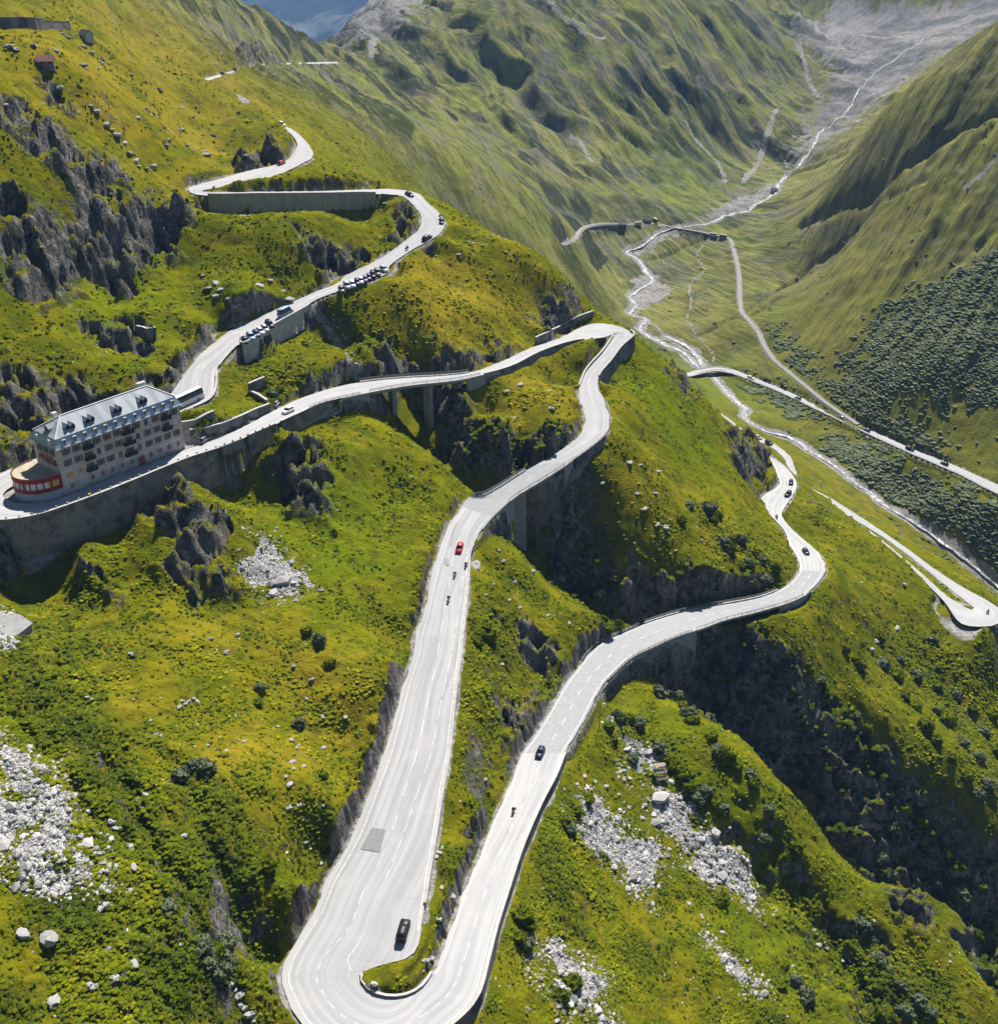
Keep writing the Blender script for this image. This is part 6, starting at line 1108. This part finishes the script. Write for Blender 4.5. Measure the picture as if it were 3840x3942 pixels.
# scree fields: loose stones
PS = scatter(260000, 105, 330, lambda x, y: sstep(.2, .75, grid_at(M_scree, x, y) ) * grid_at(FREE, x, y)); merged("scree_stones", STONE, PS - (0, 0, .05), np.exp(rng.normal(-1.75, .68, len(PS))), rng.uniform(0, 1, len(PS)) ** 1.1, m_stone, smooth=False, flat=.9)
PS = scatter(120000, 105, 330, lambda x, y: grid_at(FREE, x, y) * (1 - grid_at(M_scree, x, y)) * sstep(.02, .25, grid_at(M_scree0, x, y))); merged('scree_fringe_stones', STONE, PS - (0, 0, .04), np.exp(rng.normal(-1.6, .6, len(PS))), rng.uniform(0, 1, len(PS)), m_stone, smooth=False, flat=.85)
PS = scatter(9000, 108, 420, lambda x, y: grid_at(FREE, x, y) * (.05 + .5 * sstep(.15, .6, fbm(x / 22, y / 22, 211, 3))) * (1 - grid_at(M_rock, x, y)) * (1 - grid_at(M_scree, x, y))); merged("loose_stones", STONE, PS - (0, 0, .03), np.exp(rng.normal(-1.5, .45, len(PS))), rng.uniform(.2, 1, len(PS)), m_stone, smooth=False, flat=.8)
PS = scatter(60000, 380, 2200, lambda x, y: .5 * sstep(.3, .9, grid_at(np.maximum(M_bed, .35 * M_mor), x, y)) * sstep(3, 5, grid_at(D_riv, x, y)), th=.6); merged("river_gravel_stones", STONE, PS, rng.uniform(.3, .9, len(PS)) * (np.hypot(PS[:, 0], PS[:, 1]) / 800), rng.uniform(0, 1, len(PS)), m_stone, smooth=False)
# dark scrub clinging to the shaded gorge and ravine walls
M_gor = region([ROCK[11], ROCK[9], ROCK[10]], 3, 4)
PG = scatter(90000, 240, 420, lambda x, y: grid_at(M_gor, x, y) * grid_at(FREE, x, y) * (.12 + .6 * sstep(-.05, .35, fbm(x / 16, y / 16, 251, 3)))); merged("gorge_scrub", TUFT, PG, rng.uniform(.5, 1.5, len(PG)), np.clip(rng.normal(.22, .14, len(PG)), 0, 1), m_tuft, flat=.8)
# coarser tussocks and stones on the middle-distance pastures
PM = scatter(60000, 420, 800, lambda x, y: grid_at(FREE, x, y) * np.clip(.10 + .5 * sstep(.0, .5, fbm(x / 26, y / 26, 231, 4)), 0, 1) * (x < 90), th=.62); merged("pasture_tussocks", TUFT, PM, rng.uniform(.35, .95, len(PM)), np.clip(rng.normal(.45, .16, len(PM)), 0, 1), m_tuft, flat=.6)
PS = scatter(5000, 400, 760, lambda x, y: grid_at(FREE, x, y) * (.08 + .8 * sstep(.1, .5, fbm(x / 30, y / 30, 241, 3))) * (x < 60)); merged("pasture_stones", STONE, PS, np.exp(rng.normal(-.75, .45, len(PS))), rng.uniform(.1, 1, len(PS)), m_stone, smooth=False, flat=.8)
# single bushes
def bush_mesh(seed, mat):
    V, F = ico(3); r0 = np.random.default_rng(seed); W_ = V * np.array((1, 1, .85)); W_ = W_ * (.86 + .38 * n3(V, 1.7, seed) + .22 * n3(V, 4.2, seed + 5))[:, None]; keep = W_[:, 2] > -.35; idx = -np.ones(len(V), int); idx[keep] = np.arange(keep.sum()); F = idx[F[keep[F].all(1)]]; W_ = W_[keep]; nv = len(W_)
    k = r0.integers(0, nv, 520); c = W_[k] * r0.uniform(.9, 1.12, (520, 1)); a = r0.normal(0, .085, (520, 3)); d_ = r0.normal(0, .085, (520, 3)); Q = np.stack((c - a, c + d_, c + a), 1).reshape(-1, 3); FQ = np.arange(520 * 3).reshape(-1, 3) + nv
    VV = np.r_[W_, Q] + (0, 0, .25); FF = np.r_[F, FQ]; me = bpy.data.meshes.new("bush"); me.from_pydata(VV.tolist(), [], FF.tolist()); tn = np.r_[np.full(nv, .5) + .35 * n3(W_, 3., seed + 2), np.repeat(r0.uniform(.1, .8, 520), 3)]
    at = me.attributes.new('tint', 'FLOAT', 'POINT'); at.data.foreach_set('value', np.clip(tn, 0, 1).astype(np.float32)); me.materials.append(mat); me.update(); return me
BM = [bush_mesh(300 + 10 * k, m_tuft) for k in range(3)]; BG = [bush_mesh(400 + 10 * k, m_alder) for k in range(3)]
def place(name, me, p, sx, sy, sz, rz, label, cat, group, tilt=(0, 0)):
    o = bpy.data.objects.new(name, me); COL.objects.link(o); o.location = p; o.scale = (sx, sy, sz); o.rotation_euler = (tilt[0], tilt[1], rz); tag(o, label, cat, group); return o
def bushes(txt, s0, s1, label, group, grey=.5):
    v = np.array(txt.split(), float).reshape(-1, 2); n = len(v)
    for px, py in v:
        p = hit(px, py); s = rng.uniform(s0, s1); me = BG[rng.integers(3)] if rng.uniform() < grey else BM[rng.integers(3)]
        place("bush", me, p - (0, 0, .15 * s), s * rng.uniform(.85, 1.3), s * rng.uniform(.85, 1.2), s * rng.uniform(.8, 1.15), rng.uniform(0, 6), label, "bush", group if n > 1 else None)
bushes("2599 2690 2535 2670 2570 2680 2630 2720 2650 2753 2665 2780 2737 2841 2769 2898 2790 2915 2813 2930 2830 2955 2882 2980 2900 3010", 1.5, 2.5, "rounded green bush in the row along the sunny crest beside the gorge", "bushes along the gorge crest", .5)
bushes("2378 2765 2340 2803 2453 2790 2420 2770 2360 2850", 1.3, 2.1, "bush on the grass just below the pale abutment wall of the gorge bridge", "bushes below the gorge bridge", .5)
bushes("2435 2923 2535 2880 2567 2923 2590 2950 2550 2905 2630 2992 2620 2970 2650 3030", 1.3, 2.2, "dark bush in the line descending from the gorge bridge between rock slabs", "bushes between the rock slabs", .3)
bushes("2680 3068 2718 3043 2756 3093 2700 3085 2780 3110", 1.4, 2.0, "bush in the clump at the top right of the larger scree field", "bushes above the larger scree field", .4)
bushes("2958 3118 2926 3245 2985 3150 2940 3230 3060 3260", 1.1, 1.7, "bush low on the sunny slope between scree and gorge edge", "bushes right of the scree", .4)
bushes("2260 3080 2170 3160 2195 3200 2215 3130", 1.2, 1.9, "bush left of the pale scree, below the right edge of the road wall", "bushes left of the scree", .4)
bushes("2005 3540 2020 3640 2035 3570 1990 3610", 1.5, 2.2, "bush close under the dark wall of the lowest straight", "bushes under the road wall", .2)
bushes("2147 3842 2198 3791", 2.1, 2.4, "big dark bush of the pair left of the bottom scree", "pair of bushes by the bottom scree", .1)
bushes("2650 1949 2619 2005 2724 1964 2740 2009 2760 1990 2786 2092 2800 2110 2854 2183 2880 2170 2899 2251 2880 2245 2960 2236 2935 2230 2975 2190 2820 2080 2900 2130 2850 2080 2930 2160", 1.6, 2.8, "dark round bush on the grassy spur between the two lower bridges", "bushes on the middle spur", .55)
bushes("2270 2083 2230 2100 2330 2155 2300 2170 2106 2051 2156 2089 2190 2060 2288 2247 2310 2290 2120 2010 2160 2130 2220 2180 2370 2230 2260 2240 2340 2340 2180 2150", 1.4, 2.4, "bush in the shaded ravine beside the rock face", "bushes in the shaded ravine", .6)
bushes("1850 2440 1830 2470 1880 2460 1870 2420", 1.4, 2.2, "large dark bush just right of the wide straight", "bushes right of the wide straight", .1)
bushes("2340 2420 2325 2385 2380 2400", 1.2, 1.8, "bush at the near end of the gorge bridge, on its uphill side", "bushes uphill of the gorge bridge", .2)
bushes("1150 2790 1240 2990 740 2950 790 2960 700 2985 1000 2650 990 2710 1270 2560 1180 2440 1230 2470 1030 3340 640 3500", 1.0, 1.9, "bush on the wide grass slope left of the straight", "bushes on the left grass slope", .5)
bushes("830 3660 860 3700 800 3710 840 3750 780 3640 870 3640", 1.5, 2.3, "grey-green bush in the clump at the bottom left, left of the gully", "grey bushes by the bottom left gully", .95)
bushes("3250 2500 3300 2560 3390 2560 3440 2600 3480 2680 3520 2720 3560 2800 3600 2850 3640 2780 3700 2860 3760 2920 3780 2820 3680 2680 3820 2760 3740 2740 3600 2640 3520 2600 3460 2540 3830 2900 3800 3020 3760 3060 3720 2990 3660 2920 3380 2460 3600 2740 3310 2480", 1.6, 3.0, "dark bush on the scrubby slope right of the gorge", "bushes right of the gorge", .6)
bushes("3420 3060 3480 3120 3540 3160 3560 3240 3500 3300 3600 3180 3640 3280 3690 3330 3740 3290 3440 3180 3520 3380 3460 3330 3380 3300 3420 3370 3780 3420 3700 3450 3820 3540 3760 3600 3660 3480 3600 3400", 1.6, 2.9, "bush in the dark gorge at the lower right", "bushes in the dark gorge", .6)
bushes("2780 3470 3380 3690 3420 3740 3460 3800 3350 3620 3530 3860 3580 3900 3480 3900 3020 3720 3060 3780 3000 3800 3100 3840 3320 3560", 1.2, 2.2, "bush on the lower right slope below the scree fields", "bushes on the lower right slope", .5)
bushes("1075 1505 1050 1520 1010 1470", 1.3, 2.0, "dark bush above the car parked near the hotel", "bushes above the parked car", .1)
bushes("3110 2560 3160 2620 3340 2800 3300 2760", 1.2, 2.0, "bush on the lit ridge above the dark gorge wall", "bushes on the ridge above the gorge wall", .5)
# boulders
def boulder_mesh(seed):
    V, F = ico(2); q = V * np.array((1.15, .85, .62)); q = q * (1 + .42 * n3(V, 1.15, seed) + .14 * n3(V, 3.3, seed + 3))[:, None]; q = np.round(q * 2.3) / 2.3 * .6 + q * .4
    me = bpy.data.meshes.new("boulder"); me.from_pydata(q.tolist(), [], F.tolist()); at = me.attributes.new('tint', 'FLOAT', 'POINT'); at.data.foreach_set('value', np.full(len(q), .5, np.float32)); me.materials.append(m_stone); me.update(); return me
m_stoneG, nt = new_mat("grey_lichen_rock"); b = NB(nt); pos = b.n('ShaderNodeNewGeometry').outputs['Position']; c, s_, f_ = rock_nodes(b, pos); b.out(b.mix(.35, c, (.34, .33, .33)), .92, f_, .1, .4, .2)
BO = [boulder_mesh(500 + 9 * k) for k in range(6)]
def boulders(txt, s0, s1, label, group, dark=False, flat=1.):
    v = np.array(txt.split(), float).reshape(-1, 2)
    for px, py in v:
        p = hit(px, py); s = rng.uniform(s0, s1) * .74; o = place("boulder", BO[rng.integers(6)], p + (0, 0, .12 * s), s * rng.uniform(.8, 1.35), s * rng.uniform(.8, 1.2), s * rng.uniform(.75, 1.1) * flat, rng.uniform(0, 6), label, "boulder", group if len(v) > 1 else None, (rng.uniform(-.25, .25), rng.uniform(-.25, .25)))
        if dark: o.material_slots[0].link = 'OBJECT'; o.material_slots[0].material = m_stoneG
boulders("505 2518", .8, .85, "white boulder alone on the grass below the left rock outcrop", None)
boulders("331 2684", .75, .8, "pale boulder alone on the grass at the far left", None)
boulders("702 2699 712 2712 690 2722 725 2700 745 2690 760 2702", .45, .75, "pale boulder in the tight cluster in the middle of the left slope", "boulder cluster on the left slope")
boulders("915 2445", .9, .95, "upright pale slab of rock standing on the left slope", None)
boulders("810 2460 870 2512 1129 2566 1200 2618", .7, 1.0, "dark-sided boulder on the grass right of the white boulder", "dark-sided boulders on the left slope", True)
boulders("871 2893 618 2835 618 2690 570 2840 600 2828 890 2860 920 2850 800 2870 850 2840 830 2790 760 2790 940 2855 905 2755 515 2694 580 2775", .3, .65, "small pale boulder scattered on the left grass slope", "small boulders on the left slope")
boulders("1070 2798 1180 2690 1240 2760 1245 2880 1140 2880 1120 2850 1330 2760 1150 2870", .5, .85, "boulder among bushes left of the upper straight", "boulders beside the upper straight")
boulders("89 3596 188 3617", 1.4, 1.9, "large pale boulder in the scrub below the big left scree", "large boulders below the left scree")
boulders("208 3856", 1.9, 2.0, "biggest grey boulder at the bottom left of the picture", None)
boulders("512 3712", 1.3, 1.35, "pale triangular boulder in the bottom left scrub", None)
boulders("437 3767 360 3800 340 3790", .8, 1.2, "boulder in the scrub right of the biggest bottom left boulder", "boulders in the bottom left scrub")
boulders("707 3221 498 3262 375 3289 444 3340 492 3432 560 3060 530 3080 545 3110 450 3190 430 3165 345 3120 420 3420 380 3500 400 3490 515 3340 310 3220", .7, 1.1, "pale boulder in the scrub right of the big left scree", "boulders right of the left scree")
boulders("922 3835 940 3880 960 3905 905 3815 890 3790 975 3925 925 3865", .6, 1.1, "boulder in the stony gully at the bottom left of the hairpin", "boulders in the bottom gully")
boulders("1130 2960 1100 2990 1115 3020 1150 3100 1110 3110 1125 2935", .5, .8, "pale rock on the grass left of the dark cut along the straight", "rocks above the road cut")
boulders("2001 1482 1946 1507 2112 1507 2123 1573 1979 1610", 1.0, 1.7, "white rock slab on the lawn below the valley-side hairpin", "white rock slabs on the lawn", flat=.7)
boulders("2465 1790 2531 1816 2318 1860 2528 2020 2560 2030 2450 1900 2420 1780 2520 1900 2480 1960", .8, 1.6, "pale rock slab on the slope right of the double bend", "pale rock slabs right of the double bend", flat=.7)
boulders("2680 2030 2600 2120 2550 2070 2400 2060 2440 2090 2700 2080 2380 2010 2330 2010", .4, .7, "small pale rock on the spur left of the dark bushes", "small rocks on the middle spur")
boulders("1920 2120 1935 2160 1980 2240 1900 2250 1960 2310 2110 2370 2000 2340 1990 2290 2190 2400 1870 2290 1930 2560 2120 2240 2050 2200", .5, 1.0, "pale rock on the grass between the wide straight and the ravine", "rocks beside the wide straight")
boulders("1830 2180", 2.0, 2.1, "flat pale slab right beside the top of the wide straight", None, flat=.5)
boulders("2480 3100 2470 3150 2540 3180 2560 3150 2380 3060 2330 3030 2290 3010 2250 2990 2220 3020 2170 3040 2280 3080 2400 3090 2420 3110", .5, .9, "pale boulder above the upper end of the two scree fields", "boulders above the scree fields")
boulders("3140 3600 3170 3630 3180 3650 3130 3580 3150 3640 3240 3700 3260 3720 3050 3720 3270 3700", .5, .9, "pale boulder in the little group on the lower right slope", "boulders on the lower right slope")
boulders("2750 3650 2770 3680 2800 3740 2870 3700 2780 3590 2720 3560 2880 3770 2910 3820 2700 3530 2650 3480", .5, .9, "boulder strung out below the larger scree field", "boulders below the larger scree field")
boulders("1700 3265 1690 3285 1680 3300 1690 3540 1640 3700 1660 3690 1700 3420 1740 3450", .5, .9, "rock on the grass wedge between the two straights", "rocks on the grass wedge")
boulders("1440 3790", .8, .85, "pale rock on the left end of the grass island", None)
boulders("800 1110 850 1115 900 1180 830 1140 880 1150 780 1060 1000 1100 1040 1080 1090 1120 1110 1150 830 1090 920 1170", 1.0, 2.0, "white rock slab on the grass above the road car park", "white rock slabs above the car park", flat=.6)
boulders("1285 1230 1300 1260 1320 1290 1340 1330 1355 1360 1370 1400 1380 1430 1310 1300 1330 1300 1350 1390", .5, .9, "stone in the white stony streambed between the two roads", "stones in the white streambed")
boulders("240 130 260 145 320 180 350 205 395 230 390 245 315 252 335 268 505 290 620 350 610 340 560 420 570 430 530 455 740 450 820 520 780 520 690 505 700 500 630 490 640 560 650 540 720 560 740 580 560 315 130 175 205 190 215 196", .9, 1.9, "grey boulder scattered on the high yellow pasture at the top left", "boulders on the high pasture", True)
boulders("410 480 430 500 450 520 480 550 350 410 370 430 230 340 60 190 30 180 500 590 520 620 530 640 560 650 590 640", 1.3, 2.4, "pale rock along the broken edge above the upper left cliff", "rocks along the upper left cliff edge", flat=.75)
boulders("2250 1300 2270 1290", .6, .7, "rock on the lawn inside the valley-side hairpin", "rocks inside the valley-side hairpin")
boulders("3370 2470 3390 2480 3480 2250 3450 2420 3350 2500", 1.0, 1.6, "pale rock on the slope left of the gravel lay-by on the right", "rocks left of the gravel lay-by")
boulders("2998 700 2890 760 2800 810 2435 970 2430 1090 2520 1120", 1.0, 1.8, "boulder beside the braided river on the valley floor", "boulders by the river")
# ------------------------------------------------------------------ the air
m_haze, nt = new_mat("thin_blue_haze"); b = NB(nt)
pv = b.n('ShaderNodeVolumePrincipled'); pv.inputs['Color'].default_value = (.28, .52, 1.0, 1); pv.inputs['Density'].default_value = 6.2e-5; pv.inputs['Anisotropy'].default_value = 0.
b.lk(pv.outputs[0], b.n('ShaderNodeOutputMaterial').inputs['Volume'])
mb = MB(); mb.box(-12500, 12500, -700, 15500, float(GZ.min()) - 2, 300); o = mb.build("haze", m_haze); tag(o, kind='stuff')
